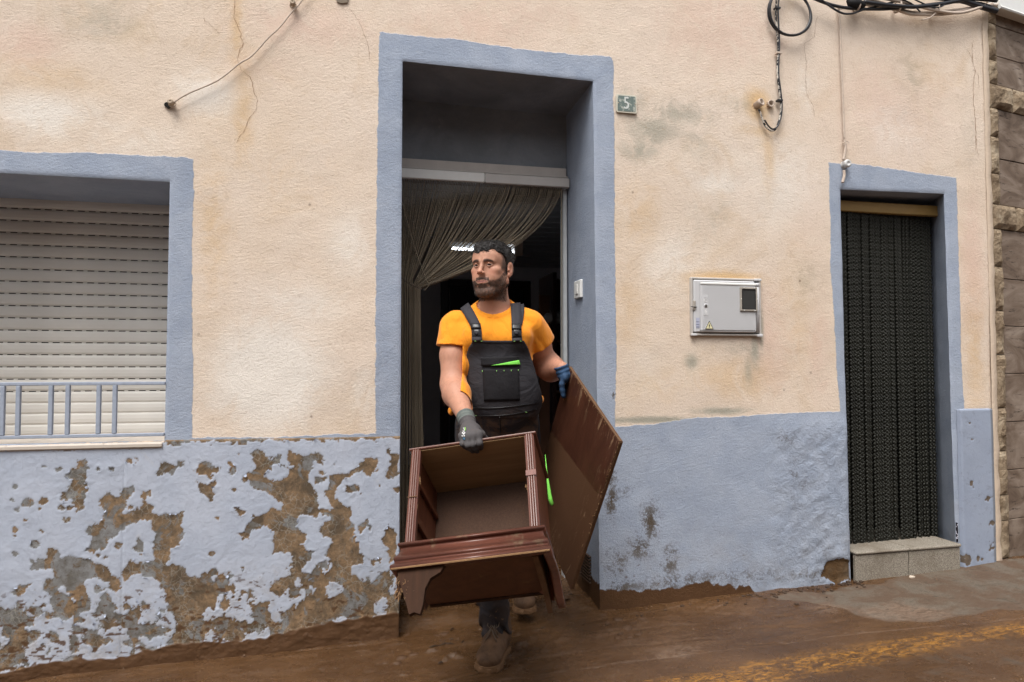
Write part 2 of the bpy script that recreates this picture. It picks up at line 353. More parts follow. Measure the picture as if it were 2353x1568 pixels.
def render_mat(name, mode='wall'):
    """lime render: cream paint, blue-grey painted bands, weathering, mud at the foot. Height above the street is an attribute"""
    m = NT(name, .93, .15); P = m.tc
    big = m.noise(1.3, 6, .6, .5); mid = m.noise(5, 6, .65, .6); fine = m.noise(55, 5, .65)
    cream = m.mix(m.step(big, .3, .7), (.72, .61, .515), (.69, .57, .46))
    cream = m.mix(m.m_('MULTIPLY', m.step(mid, .5, .75), .35), cream, (.74, .65, .54))
    cream = m.mix(m.m_('MULTIPLY', m.step(m.noise(2.6, 7, .7, 1.2), .50, .70), .45), cream, (.60, .455, .315)); cream = m.mix(m.m_('MULTIPLY', m.step(m.noise(20, 7, .8, .6), .54, .68), .28), cream, (.50, .385, .28))
    if mode == 'wall':
        for k, c, s in (('pink', (.66, .49, .40), .8), ('white', (.78, .72, .65), .85), ('ochre', (.62, .43, .24), .7), ('grey', (.36, .34, .28), .75)):
            a = m.attr(k); n = m.step(m.m_('ADD', m.noise(8, 8, .75, 1.1), m.m_('MULTIPLY', a, .42)), .50, .76)
            cream = m.mix(m.m_('MULTIPLY', m.m_('MULTIPLY', a, s), m.m_('ADD', .36, m.m_('MULTIPLY', n, 1.45)), clamp=True), cream, c)
    # fine dark speckled grain of the render
    pit = m.step(m.noise(75, 6, .8, .4), .55, .66)
    cream = m.mix(m.m_('MULTIPLY', pit, .42), cream, (.36, .25, .16))
    cream = m.mix(m.m_('MULTIPLY', m.step(m.vor(7.0), .07, .03), m.m_('MULTIPLY', m.step(m.noise(3, 2), .5, .6), .55)), cream, (.10, .06, .04))
    blue = m.mix(m.step(mid, .3, .7), (.295, .342, .43), (.36, .405, .49))
    if mode == 'soffit': blue = m.mix(m.step(m.noise(2.5, 6, .65, .6), .3, .7), (.175, .19, .21), (.26, .28, .31))  # shade of the door recess put into the colour: darker, greyer blue
    blue = m.mix(m.m_('MULTIPLY', pit, .35), blue, (.15, .18, .24))
    blue = m.mix(m.m_('MULTIPLY', m.step(m.noise(17, 6, .75, .7), .60, .72), .30), blue, (.42, .44, .47))
    if mode == 'wall':
        jit = m.m_('ADD', m.m_('MULTIPLY', m.m_('SUBTRACT', m.noise(28, 6, .7), .5), .022), m.m_('MULTIPLY', m.m_('SUBTRACT', m.noise(3.2, 3, .6), .5), .03))
        f = m.step(m.m_('ADD', m.attr('blue'), jit), -.0022, .0022)
        col = m.mix(f, cream, blue)
        d = m.attr('dirt'); dn = m.step(m.m_('ADD', m.m_('ADD', m.m_('MULTIPLY', m.noise(15, 8, .8, .8), .6), m.m_('MULTIPLY', m.noise(75, 5, .8), .4)), m.m_('MULTIPLY', d, .20)), .585, .67)
        col = m.mix(m.m_('MULTIPLY', m.m_('MULTIPLY', dn, d), 1.1, clamp=True), col, (.085, .065, .045))
        pk = m.step(m.m_('ADD', m.attr('peel'), m.m_('MULTIPLY', m.m_('SUBTRACT', m.noise(24, 7, .75, .6), .5), .085)), -.002, .002)
        col = m.mix(pk, col, m.mix(m.noise(30, 5), (.05, .03, .015), (.16, .09, .04)))
    else: col = blue
    # mud line and splashes
    h = m.attr('above')
    mn = m.m_('MULTIPLY', m.m_('SUBTRACT', m.noise(6, 6, .65, .4, vec=m.map(scale=(1, 1, .6))), .5), .16)
    lim = m.attr('mudtop')
    mf = m.step(m.m_('ADD', m.m_('SUBTRACT', lim, h), mn), -.004, .004)
    spn = m.noise(34, 3, .55, .3, vec=m.map(scale=(.55, 1, 1.3), rot=(0, .25, 0)))
    spf = m.m_('MULTIPLY', m.step(spn, .655, .675), m.step(h, .34, .05))
    spf = m.m_('MULTIPLY', spf, m.step(lim, .0, .02))
    mudc = m.mix(m.noise(30, 5, .7), (.060, .030, .014), (.125, .064, .031))
    col = m.mix(m.m_('MULTIPLY', spf, .85), col, (.11, .060, .032))
    dust = m.m_('MULTIPLY', m.step(h, .55, .0), m.m_('MULTIPLY', m.step(m.noise(8, 6, .7), .4, .7), .35))
    col = m.mix(dust, col, (.20, .17, .13))
    col = m.mix(mf, col, mudc)
    m.set('Base Color', col)
    m.set('Roughness', m.m_('SUBTRACT', .93, m.m_('MULTIPLY', mf, .38)))
    # trowelled relief
    sw = m.noise(2.4, 3, .5, out=1); vec = m.t.nodes.new('ShaderNodeVectorMath'); vec.operation = 'MULTIPLY_ADD'
    m.t.links.new(sw, vec.inputs[0]); vec.inputs[1].default_value = (.55, .55, .55); m.t.links.new(P, vec.inputs[2])
    vec.inputs[1].default_value = (.25, .25, .25)
    tro = m.noise(42, 3, .6, .2, vec=m.map(scale=(.8, 1, 2.2), rot=(0, .35, 0), vec=vec.outputs[0]))
    g = m.noise(85, 5, .72); g2 = m.noise(210, 3, .7)
    hh = m.m_('ADD', m.m_('MULTIPLY', tro, .6), m.m_('ADD', m.m_('MULTIPLY', g, 1.1), m.m_('MULTIPLY', g2, .9)))
    b = m.bump(hh, .46, .0065)
    if mode == 'wall':
        b = m.bump(m.m_('ADD', f, m.m_('MULTIPLY', m.noise(26, 6, .7, 1.), m.m_('MULTIPLY', m.attr('lumpy'), 6))), .45, .004, b)
    return m.m
M_wall = render_mat('lime_render'); M_reveal = render_mat('blue_render', 'reveal'); M_soffit = render_mat('shaded_blue_render', 'soffit')
def mudtop(X): return np.interp(X, [-9, -1.5, -.9, -.3, .17, 1.14, 1.25, 1.5, 1.75, 1.95, 2.1, 9], [.045, .05, .055, .085, .12, .10, .085, .075, .075, .02, -.10, -.10])
house = thing('terraced_house', 'cream rendered house front with blue grey bands round two doors and a shuttered window', 'house', (0, 0, 0))
def build_wall():
    xs = np.unique(np.round(np.r_[axis([(-6, -1.6, .12), (-1.6, 3.485, .0105)]), .176, 1.119, -.824, 2.528, 3.199, 3.485], 5))
    zs = np.unique(np.round(np.r_[axis([(-1.6, -1.35, .05), (-1.35, 2.25, .0105), (2.25, 4.2, .15)]), -.322, .8005, 1.428, .962], 5))
    X, Z = np.meshgrid(xs, zs, indexing='ij'); X = X.copy(); Z = Z.copy()
    Q = gridq(len(xs), len(zs))
    cx = (X.ravel()[Q]).mean(1); cz = (Z.ravel()[Q]).mean(1)
    keep = np.ones(len(Q), bool); edge = np.full(X.shape, 9.)
    for H in (DOOR, WIN, RDOOR):
        s = poly_sd(cx, cz, H); keep &= s < 0
        # pull the nearest vertices onto the outline
        inn = np.zeros(X.size, bool); out = np.zeros(X.size, bool); inn[Q[s >= 0].ravel()] = True; out[Q[s < 0].ravel()] = True
        k = (inn & out).reshape(X.shape); bd = np.full(X.shape, 9.); BX = X.copy(); BZ = Z.copy()
        for a, b in zip(H, H[1:] + H[:1]):
            a = np.array(a); b = np.array(b); e = b - a; L = e @ e
            t = ((X-a[0])*e[0] + (Z-a[1])*e[1])/L; tc = np.clip(t, 0, 1); qx = a[0]+tc*e[0]; qz = a[1]+tc*e[1]; d = np.hypot(X-qx, Z-qz)
            m_ = k & (d < bd); bd[m_] = d[m_]; BX[m_] = qx[m_]; BZ[m_] = qz[m_]
        X[k] = BX[k]; Z[k] = BZ[k]
        edge = np.minimum(edge, np.abs(poly_sd(X, Z, H)))
    # left of the door the lower wall lies behind the plinth
    bl = np.full(X.shape, -9.)
    for B in BLUE: bl = np.maximum(bl, poly_sd(X, Z, B))
    pe = np.full(X.shape, -9.)
    for B in PEEL_R: pe = np.maximum(pe, poly_sd(X, Z, B))
    st = stain_field(X, Z)
    lum = sstep(1.95, 2.25, X)*sstep(-.25, -.35, Z)*(1-sstep(2.52, 2.56, X))
    P = np.stack([X, 0*X, Z], -1)
    Y = wall_disp(X, Z) - lum*(fbm(P, 22, 4, 8)*.006 + .002) + .004*np.exp(-edge/.006) - .003*sstep(-.002, .004, bl)*0
    # deep pit where the render has fallen at the step
    Y = Y + .010*sstep(-.004, .008, pe)
    ab = Z - zg(X)
    me = mesh_np('wall', np.stack([X, Y, Z], -1).reshape(-1, 3), Q[keep], True,
                 dict(blue=bl.ravel(), above=ab.ravel(), mudtop=mudtop(X).ravel(), peel=pe.ravel(), lumpy=lum.ravel(), **{k: v.ravel() for k, v in st.items()}), M_wall)
    link('wall', me, house)
build_wall()
def reveal(name, a, b, depth, sa, sb, mat, parent, n=90, m=8, seed=0, za=None):
    """strip from wall-edge segment a-b (x, z) going back by depth, its back edge shifted by sa / sb"""
    V = []; A = np.array(a, float); B = np.array(b, float); u = np.linspace(0, 1, n); w = np.linspace(0, 1, m)
    U, W = np.meshgrid(u, w, indexing='ij'); X = A[0]+(B[0]-A[0])*U + (sa[0]*(1-U)+sb[0]*U)*W; Z = A[1]+(B[1]-A[1])*U + (sa[1]*(1-U)+sb[1]*U)*W
    Y0 = wall_disp(X, Z) + .004; Y = Y0*(1-W) + depth*W
    P = np.stack([X, Y, Z], -1); d = fbm(P, 12, 3, 11+seed)*.0025*sstep(0, .1, W)
    e = B-A; nx, nz = -e[1], e[0]; l = math.hypot(nx, nz); X = X + d*nx/l; Z = Z + d*nz/l
    me = mesh_np(name, np.stack([X, Y, Z], -1).reshape(-1, 3), gridq(n, m), True, dict(above=(Z-zg(X)).ravel(), mudtop=mudtop(X).ravel()+.03), mat)
    return link(name, me, parent)
main_dw = thing('doorway', None, None)
# main doorway: 0.48 m deep reveals
ID = .48
reveal('jamb', DOOR[1], DOOR[0], ID, (-.01, 0), (-.01, 0), M_reveal, house)
reveal('jamb', DOOR[3], DOOR[2], ID, (0, 0), (0, 0), M_reveal, house, seed=1)
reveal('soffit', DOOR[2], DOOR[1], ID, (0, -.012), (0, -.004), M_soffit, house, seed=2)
bpy.data.objects.remove(main_dw)
# wall above the curtain rail at the back of the reveal
def flat(name, x0, x1, z0, z1, y, mat, parent, hx=.02, disp=.002, tilt=0.):
    xs = np.arange(x0, x1+hx*.5, hx); zs = np.arange(z0, z1+hx*.5, hx); X, Z = np.meshgrid(xs, zs, indexing='ij')
    P = np.stack([X, 0*X+y, Z], -1); Y = y + fbm(P, 9, 3, 44)*disp
    return link(name, mesh_np(name, np.stack([X, Y, Z], -1).reshape(-1, 3), gridq(len(xs), len(zs)), True, dict(above=(Z-zg(X)).ravel(), mudtop=0*X.ravel()-.2), mat), parent)
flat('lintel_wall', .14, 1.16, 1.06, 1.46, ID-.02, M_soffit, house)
# right doorway, splayed
reveal('jamb', RDOOR[1], RDOOR[0], .34, (-.13, 0), (-.13, 0), M_reveal, house, seed=3)
reveal('jamb', RDOOR[3], RDOOR[2], .34, (.17, 0), (.17, 0), M_reveal, house, seed=4)
reveal('soffit', RDOOR[2], RDOOR[1], .34, (.17, .0), (-.13, .0), M_reveal, house, seed=5)
# window reveals
reveal('jamb', WIN[3], WIN[2], .52, (0, 0), (0, 0), M_reveal, house, seed=6)
reveal('jamb', WIN[1], WIN[0], .52, (0, 0), (0, 0), M_reveal, house, seed=7)
reveal('soffit', WIN[2], WIN[1], .52, (0, 0), (0, 0), M_reveal, house, seed=8)
# ---------------------------------------------------------------- the peeling plinth left of the door
def zp(x, y, ox=0, oy=1600, s=1.384): return ((x/s + ox)/1.7408, (y/s + oy)/1.7408)
PY = -.016
def pw(l):
    r = []
    for p in l:
        d = zp(*p); q = at(d[0], d[1], PY); r.append((q[0], q[2]))
    return r
PEEL = [pw(l) for l in (
 [(425,338),(485,340),(512,375),(490,400),(498,430),(480,470),(470,520),(475,560),(460,605),(425,612),(405,575),(390,545),(335,555),(330,525),(365,495),(392,490),(395,460),(405,440),(375,445),(338,430),(360,410),(395,390),(425,385)],
 [(880,335),(975,380),(950,405),(905,400),(880,415)], [(985,345),(1018,342),(1012,375),(985,370)],
 [(1085,370),(1120,338),(1175,350),(1215,375),(1200,405),(1165,415),(1160,445),(1140,420),(1085,405),(1072,390)],
 [(1100,460),(1185,462),(1190,500),(1180,570),(1160,578),(1130,535),(1100,480)], [(1270,345),(1298,340),(1308,395),(1290,415),(1275,390)],
 [(553,545),(605,510),(650,545),(690,485),(740,480),(725,515),(705,545),(690,600),(690,625),(775,600),(785,540),(788,505),(830,500),(835,530),(815,565),(848,575),(850,625),(890,635),(1015,625),(1010,690),(1020,735),(1005,780),(1000,815),(960,830),(935,905),(1035,928),(1045,965),(1100,995),(1140,960),(1210,1010),(1225,1080),(1200,1150),(1180,1215),(1150,1290),(1120,1350),(1080,1375),(1000,1385),(880,1385),(960,1300),(985,1240),(940,1160),(905,1110),(900,1060),(870,1010),(800,970),(720,980),(685,1000),(680,950),(720,885),(790,915),(850,890),(840,820),(865,760),(830,670),(780,655),(710,690),(650,740),(600,775),(590,820),(520,848),(485,820),(510,760),(485,720),(485,690),(560,670),(570,605),(555,580)],
 [(735,820),(765,770),(795,800),(810,850),(780,855),(745,835)],
 [(165,870),(195,890),(250,880),(270,830),(300,830),(340,870),(400,860),(460,885),(500,895),(540,910),(590,930),(620,960),(675,1000),(665,1040),(640,1050),(600,1000),(560,990),(480,1000),(465,1040),(510,1090),(500,1160),(440,1195),(350,1215),(300,1195),(270,1150),(285,1090),(250,1040),(240,1010),(285,985),(290,940),(240,925),(180,935),(165,905)],
 [(70,1050),(100,1020),(160,1010),(200,1000),(190,1020),(150,1050),(110,1090),(80,1075)], [(0,1160),(60,1155),(100,1120),(115,1140),(110,1180),(190,1200),(185,1250),(90,1240),(60,1260),(-60,1240),(-60,1165)],
 [(525,1130),(585,1065),(620,1100),(660,1150),(630,1180),(630,1245),(585,1250),(580,1190),(540,1175)], [(20,1250),(130,1270),(220,1290),(200,1340),(120,1370),(150,1450),(60,1500),(-60,1500),(10,1400),(60,1330),(0,1310)],
 [(270,1285),(330,1300),(335,1350),(290,1340)], [(375,1300),(430,1295),(445,1395),(400,1400),(380,1340)], [(750,1310),(790,1250),(860,1245),(940,1275),(900,1310),(830,1330),(800,1300)], [(1250,1245),(1300,1215),(1320,1300),(1290,1340),(1265,1300)],
 [(1340,440),(1370,400),(1410,375),(1405,330),(1390,300),(1420,282),(1450,300),(1465,320),(1560,300),(1565,360),(1600,380),(1620,370),(1590,330),(1600,290),(1680,310),(1740,292),(1800,305),(1785,360),(1745,340),(1735,380),(1720,400),(1700,430),(1715,470),(1740,520),(1760,570),(1765,620),(1750,650),(1690,640),(1650,660),(1640,700),(1680,730),(1705,740),(1690,780),(1660,800),(1735,840),(1720,870),(1690,900),(1660,960),(1640,1010),(1670,1040),(1665,1070),(1630,1100),(1600,1100),(1595,1050),(1550,1085),(1500,1050),(1520,985),(1570,980),(1600,960),(1630,860),(1560,845),(1500,860),(1520,800),(1505,740),(1460,705),(1400,730),(1370,775),(1335,780),(1325,740),(1370,690),(1420,640),(1480,620),(1510,600),(1560,610),(1570,570),(1500,540),(1430,490),(1385,470)],
 [(1830,420),(1880,400),(1930,400),(1990,370),(2020,335),(2085,330),(2090,395),(2050,410),(2000,395),(1960,415),(1900,445),(1870,470),(1860,500),(1840,520),(1850,550),(1900,580),(1950,600),(1945,660),(1960,720),(1955,760),(1980,800),(1990,850),(2030,860),(2010,900),(1950,920),(1960,960),(2010,1000),(2060,1010),(2110,960),(2150,950),(2180,980),(2170,1040),(2140,1100),(2080,1110),(2060,1180),(2060,1230),(1980,1240),(1900,1290),(1760,1300),(1680,1300),(1600,1290),(1560,1220),(1540,1200),(1580,1160),(1640,1140),(1700,1130),(1730,1080),(1750,1040),(1745,990),(1800,970),(1840,930),(1830,880),(1805,860),(1820,800),(1830,760),(1790,760),(1775,720),(1800,680),(1840,670),(1830,640),(1785,640),(1770,610),(1840,600),(1820,560),(1790,530),(1790,500),(1820,480)],
 [(2160,300),(2212,290),(2212,400),(2180,440),(2150,460),(2145,420),(2165,360)], [(2110,770),(2150,700),(2180,720),(2190,800),(2195,880),(2160,900),(2150,820),(2120,790)], [(1375,1105),(1410,1140),(1480,1120),(1480,1180),(1440,1220),(1380,1220),(1400,1170)],
 [(1740,430),(1810,430),(1800,450),(1750,460)], [(1295,595),(1355,620),(1325,640),(1300,615)], [(1275,950),(1300,950),(1305,985),(1270,975)], [(1920,480),(1970,465),(1980,500),(1950,528),(1920,515)], [(1990,700),(2030,660),(2065,700),(2050,735),(2030,700),(1995,735)])]
HOLES = [pw(l) for l in ([(1450,420),(1510,370),(1560,365),(1600,400),(1590,430),(1540,440),(1500,455)], [(1790,1060),(1830,1010),(1905,1020),(1890,1070),(1850,1085),(1820,1100)], [(1850,1235),(1890,1200),(1930,1210),(1900,1240)], [(320,1050),(350,1040),(420,1110),(410,1120)], [(1120,1190),(1150,1160),(1175,1180),(1150,1225),(1130,1220)])]
SPOTS = [(60,550,14),(160,570,24),(235,560,16),(195,800,20),(95,610,9),(145,670,11),(230,725,10),(340,605,14),(390,600,12),(620,380,14),(655,810,14),(370,655,15),(720,340,22),(325,385,18),(545,380,9),(85,480,7),(215,605,6),(90,725,9),(80,755,8),(95,850,10),(705,350,12),(1290,495,12),(1390,1055,14),(1440,985,10),(1180,960,22),(1000,350,10),(1780,405,14),(2100,480,9),(2160,280,12),(2000,520,6),(1850,360,12),(590,870,10),(540,860,9),(240,370,7),(1205,655,6),(1365,970,7),(455,370,9),(120,1340,10),(620,1020,14),(700,1140,16),(1860,930,14),(2200,500,14),(1320,1110,10),(1170,860,8),(1320,300,5),(720,600,8)]
HB = [pw([p])[0] for p in SPOTS and [(s[0], s[1]) for s in SPOTS]]
def build_plinth():
    top = lambda x: np.interp(x, [-6, -.83, -.82, .176], [-.332, -.332, -.322, -.327])
    xs = axis([(-4.5, -1.55, .06), (-1.55, .174, .0042)]); nz = 262; T = np.linspace(0, 1, nz)
    X, TT = np.meshgrid(xs, T, indexing='ij'); tz = top(X); Z = -1.45 + (tz+1.45)*TT
    P = np.stack([X, 0*X, Z], -1)
    s = np.full(X.shape, -9.)
    for q in PEEL: s = np.maximum(s, poly_sd(X, Z, q))
    for q in HOLES: s = np.minimum(s, -poly_sd(X, Z, q))
    for (hx, hz), sp in zip(HB, SPOTS):
        r = sp[2]/1.384/1.7408/500.; s = np.maximum(s, r - np.hypot((X-hx), (Z-hz)*1.15))
    n = fbm(P, 26, 5, 21, .62)*.022 + fbm(P, 120, 2, 22)*.004
    s = s + n + fbm(P, 60, 3, 23, .6)*.006
    # scattered chips low down, and a ragged band over the mud
    ab = Z - zg(X); low = sstep(.42, .12, ab)
    chip = (fbm(P, 14, 5, 61, .6) - .30 + .20*low)*.06; s = np.maximum(s, np.where(low > .05, chip, -9))
    s = np.maximum(s, np.where(X > -.83, (.009 - (tz-Z)) + fbm(P, 35, 4, 78)*.016, -9))
    tb = np.exp(-((tz - Z)/.02)**2); s = np.maximum(s, (fbm(P, 30, 4, 77) - .32)*.04*np.where(tb > .2, 1, 0) + np.where(tb > .2, 0, -9))
    paint = sstep(.0010, -.0010, s)
    curl = np.exp(-np.clip(-s, 0, 1)/.009)*sstep(-.1, .35, fbm(P, 18, 2, 90))
    Y = PY + fbm(P, 2.4, 3, 51)*.004 + (1-paint)*.0016 + fbm(P, 70, 3, 52)*.0006 - paint*(.0030*curl*sstep(.0, .3, fbm(P, 9, 2, 91))) + fbm(P, 24, 3, 55)*.0009
    mt = mudtop(X) + fbm(P*[1, 1, .5], 4, 4, 64)*.034 + .007*vn(P, 40, 66); mud = sstep(-.003, .003, mt - ab)
    Y = Y - mud*(.003 + fbm(P*[.6, 1, 1.5], 26, 4, 67)*.0035) 
    # splashes flung along the wall
    Ps = np.stack([X*.48 + Z*.06, 0*X, Z], -1); sp = sstep(.42, .47, fbm(Ps, 75, 3, 68, .5) + .16*sstep(.32, .08, ab) - .10*sstep(-.6, -.3, X) + .10*fbm(P, 6, 2, 69)) * sstep(.40, .28, ab)
    Y[-2:, :] = np.maximum(Y[-2:, :], PY); 
    groove = np.exp(-((X - at(286, 1200)[0])/.0022)**2)*sstep(-.40, -.44, Z); Y += groove*.004
    nx = len(xs); V = np.stack([X, Y, Z], -1).reshape(-1, 3); Q = gridq(nx, nz)
    # worn ledge on top and return into the doorway
    V2 = []; 
    t1 = tz[:, -1]; ex = np.stack([X[:, -1], 0*t1 + .02, t1 + .006 + .002*vn(np.stack([X[:, -1], 0*t1, t1], -1), 30, 2)], -1)
    er = np.stack([X[-1, :] + .001, 0*Z[-1, :] + .03, Z[-1, :]], -1)
    b0 = len(V); V = np.concatenate([V, ex, er]); ti = np.arange(nx)*nz + nz-1
    Qt = np.stack([ti[:-1], ti[1:], b0+1+np.arange(nx-1), b0+np.arange(nx-1)], 1)
    ri = (nx-1)*nz + np.arange(nz); b1 = b0+nx; Qr = np.stack([ri[:-1], b1+np.arange(nz-1), b1+1+np.arange(nz-1), ri[1:]], 1)
    ext = lambda a, v0, v1: np.concatenate([a.ravel(), np.full(nx, v0), np.full(nz, v1)])
    me = mesh_np('plinth', V, np.concatenate([Q, Qt, Qr]), True, dict(paint=ext(paint, 0, 0), mud=ext(np.maximum(mud, sp*.9), 0, 1), above=np.concatenate([ab.ravel(), np.full(nx, .9), ab[-1]])), None)
    m = NT('peeling_paint', .8, .25)
    pn = m.noise(3, 6, .65, .5)
    blue = m.mix(m.step(pn, .3, .7), (.385, .428, .515), (.455, .495, .58))
    blue = m.mix(m.m_('MULTIPLY', m.step(m.noise(9, 6, .75, 1.), .6, .75), .35), blue, (.50, .48, .47))
    lowd = m.step(m.attr('above'), .5, .05)
    blue = m.mix(m.m_('MULTIPLY', lowd, m.m_('MULTIPLY', m.step(m.noise(22, 6, .75), .42, .7), .55)), blue, (.36, .32, .28))
    brown = m.mix(m.step(m.noise(11, 7, .75, .5), .36, .64), (.10, .073, .048), (.30, .195, .110)); brown = m.mix(m.step(m.noise(55, 5, .75), .42, .62), m.mix(.45, brown, (.10, .075, .05)), brown)
    grey = m.mix(m.step(m.noise(12, 7, .75), .35, .65), (.125, .115, .10), (.235, .24, .245))
    big = m.sep(m.tc)[0]
    gm = m.step(m.m_('ADD', m.noise(7.5, 7, .72, .7), m.m_('MULTIPLY', m.step(big, -.55, -1.2), .07)), .525, .575)
    under = m.mix(gm, brown, grey)
    vd = m.t.nodes.new('ShaderNodeVectorMath'); vd.operation = 'MULTIPLY_ADD'; m.t.links.new(m.noise(38, 3, .6, out=1), vd.inputs[0]); vd.inputs[1].default_value = (.022, .022, .022); m.t.links.new(m.tc, vd.inputs[2])
    cr = m.vor(34, feat='DISTANCE_TO_EDGE', vec=vd.outputs[0]); crm = m.m_('MULTIPLY', m.step(cr, .055, .02), m.step(m.noise(4.5, 4, .6), .46, .58))
    under = m.mix(m.m_('MULTIPLY', crm, .42), under, (.34, .33, .29))
    under = m.mix(m.m_('MULTIPLY', m.step(m.noise(70, 5, .75), .56, .64), .6), under, (.085, .055, .035))
    col = m.mix(m.attr('paint'), under, blue)
    col = m.mix(m.m_('MULTIPLY', m.step(m.m_('ABSOLUTE', m.m_('SUBTRACT', m.attr('paint'), .5)), .45, .1), .15), col, (.60, .66, .78))
    col = m.mix(m.m_('MULTIPLY', m.step(m.noise(17, 8, .8, 1.2), .60, .64), m.m_('MULTIPLY', lowd, .8)), col, (.19, .15, .11))
    mudc = m.mix(m.noise(30, 5, .7), (.060, .030, .014), (.125, .064, .031))
    col = m.mix(m.attr('mud'), col, mudc)
    m.set('Base Color', col); m.set('Roughness', m.m_('SUBTRACT', .82, m.m_('MULTIPLY', m.attr('mud'), .35)))
    b = m.bump(m.noise(85, 6, .7), .35, .003); b = m.bump(m.step(m.noise(30, 8, .8, 1.5), .52, .56), .35, .003, b); m.bump(m.noise(26, 6, .7, .8), .25, .006, b)
    me.materials.append(m.m); link('plinth', me, house)
    # flakes that stand off the wall along the torn edges
    fl = MB(); cand = np.argwhere((np.abs(s) < .0035) & (ab > .13) & (X > -1.5)); RNG.shuffle(cand); gx, gz = np.gradient(s)
    for i, j in cand[:70]:
        x, z = X[i, j], Z[i, j]; g = np.array([gx[i, j]/.0042, gz[i, j]/.0042]); g /= np.linalg.norm(g) + 1e-9
        if s[max(i-3, 0):i+3, max(j-3, 0):j+3].max() < .0: continue
        w = random.uniform(.006, .020); L = random.uniform(.003, .011); t = np.array([-g[1], g[0]]); lift = random.uniform(.15, .9)
        rows = []
        for k in range(3):
            a = k/2; q = np.array([x, z]) - g*.003 + g*(L*a*math.cos(lift*a)); yy = PY - .003 - L*a*math.sin(lift*a)
            ww = w*(1-.45*a)*(1+.2*random.uniform(-1, 1)); rows.append([(q[0]-t[0]*ww*.5, yy, q[1]-t[1]*ww*.5), (q[0], yy-.0012*a, q[1]), (q[0]+t[0]*ww*.5, yy+.0006, q[1]+t[1]*ww*.5)])
        fl.add([p for r in rows for p in r], [(0, 1, 4, 3), (1, 2, 5, 4), (3, 4, 7, 6), (4, 5, 8, 7)])
    o = fl.build('paint_flake', simple('flake_paint', (.40, .45, .56), .85, .15), house); tag(o, kind='stuff')
build_plinth()
# ================================================================ FITTINGS OF THE HOUSE
MT = lambda *a: Matrix.Translation(a)
M_alu = simple('shutter_plastic', (.65, .625, .58), .55, .35, .17, 3.5, .08, 60)
M_black = simple('black_plastic', (.012, .012, .014), .5, .4, .2)
M_dark = simple('dark_gap', (.02, .018, .016), .9, .1)
M_white = simple('white_plastic', (.72, .72, .70), .45, .4, .06)
M_cr = simple('painted_cable', (.52, .43, .36), .7, .2, .2, 60)
M_bp = simple('grey_metal_paint', (.31, .35, .43), .6, .35, .22, 40, .3, 120, .002)
M_wood = simple('pale_board_paint', (.50, .46, .43), .7, .3, .2, 12, .3, 50, .003)
# crack lines in the render
M_crack = simple('crack', (.26, .15, .09), .95, .05)
def crack(pts, w=.0022, Y=-.0085, seed=0):
    P = [at(x, y)[[0, 2]] for x, y in pts]; fine = []
    for a, b in zip(P[:-1], P[1:]):
        n = max(2, int(np.linalg.norm(b-a)/.012))
        for k in range(n): fine.append(a+(b-a)*k/n)
    fine.append(P[-1]); fine = np.array(fine); rr = np.random.default_rng(seed); fine[1:-1] += rr.normal(0, .0016, fine[1:-1].shape)
    V = []; F = []
    for i, p in enumerate(fine):
        ww = w*rr.uniform(.25, 1.0)*(1 if 0 < i < len(fine)-1 else .1)
        yy = float(wall_disp(np.array([p[0]]), np.array([p[1]]))[0]) - .0016
        V += [(p[0]-ww/2, yy, p[1]), (p[0]+ww/2, yy, p[1])]
    F = [(2*i, 2*i+1, 2*i+3, 2*i+2) for i in range(len(fine)-1)]
    mb = MB().add(V, F); return mb.build('crack', M_crack, house)
z6 = lambda L: [(x/5.459+344.7, y/5.459) for x, y in L]; z2 = lambda L: [(x/3.412+1665.9, y/3.412) for x, y in L]
crack(z6([(1065,-20),(1055,230),(1095,310),(1140,430),(1170,545),(1130,620),(1098,740),(1130,830),(1145,885),(1250,960),(1285,1050),(1315,1190),(1348,1235),(1330,1380),(1240,1490),(1190,1620),(1080,1800)]), .0026, seed=1)
crack(z6([(675,215),(690,265),(760,320),(890,440)]), .002, seed=2)
crack(z2([(800,95),(715,150),(700,290),(620,350),(628,430),(640,500),(632,640),(636,730),(690,830),(700,920)]), .0022, seed=3)
crack(z2([(1935,330),(1940,480),(1960,560),(1945,660),(1945,800),(1960,950),(1965,1060),(1960,1200)]), .0032, seed=4)
crack(z2([(1955,540),(1985,600),(1990,700)]), .002, seed=6); crack(z2([(1948,480),(1905,400),(1880,380)]), .0018, seed=7); crack(z2([(1958,1060),(1975,1110),(1962,1150),(1985,1230)]), .003, seed=8)
crack([(805,20),(830,60),(848,110),(850,140)], .0018, seed=5)
# ---------------------------------------------------------------- roller shutter
sh = thing('roller_shutter', 'cream plastic roller shutter lowered over the window on the left', 'shutter', (0, 0, 0))
SY = .485; pitch = .0585
prof = [(0, .000), (-.004, .002), (-.0085, .010), (-.010, .026), (-.0085, .043), (-.004, .0520), (0, .0543)]
def slat_mesh():
    x0, x1 = -2.0, -.80; V = []; F = []
    for X in (x0, x1):
        for y, z in prof: V.append((X, y, z))
    n = len(prof)
    F += [(i, i+1, i+n+1, i+n) for i in range(n-1)] + [tuple(range(n-1, -1, -1)), tuple(range(n, 2*n)), (0, n, 2*n-1, n-1)]
    return MB().add(V, F)
sme = slat_mesh().mesh('slat', M_alu); 
hook = MB()     # the perforated joint strip below each slat: dark slots between narrow bridges
for k in range(26):
    x = -2.0 + k*.048; hook.box((x, -.0030, 0), (x+.016, .003, .0052))
hme = hook.mesh('joint_strip', M_alu)
z = -.334; k = 0; ztops = []
while z < .80:
    tight = z < -.19
    o = link('slat', sme, sh, (0, SY, z)); 
    if not tight: tag(link('joint_strip', hme, o, (0, 0, .0538)), kind='stuff')
    z += .0515 if tight else pitch
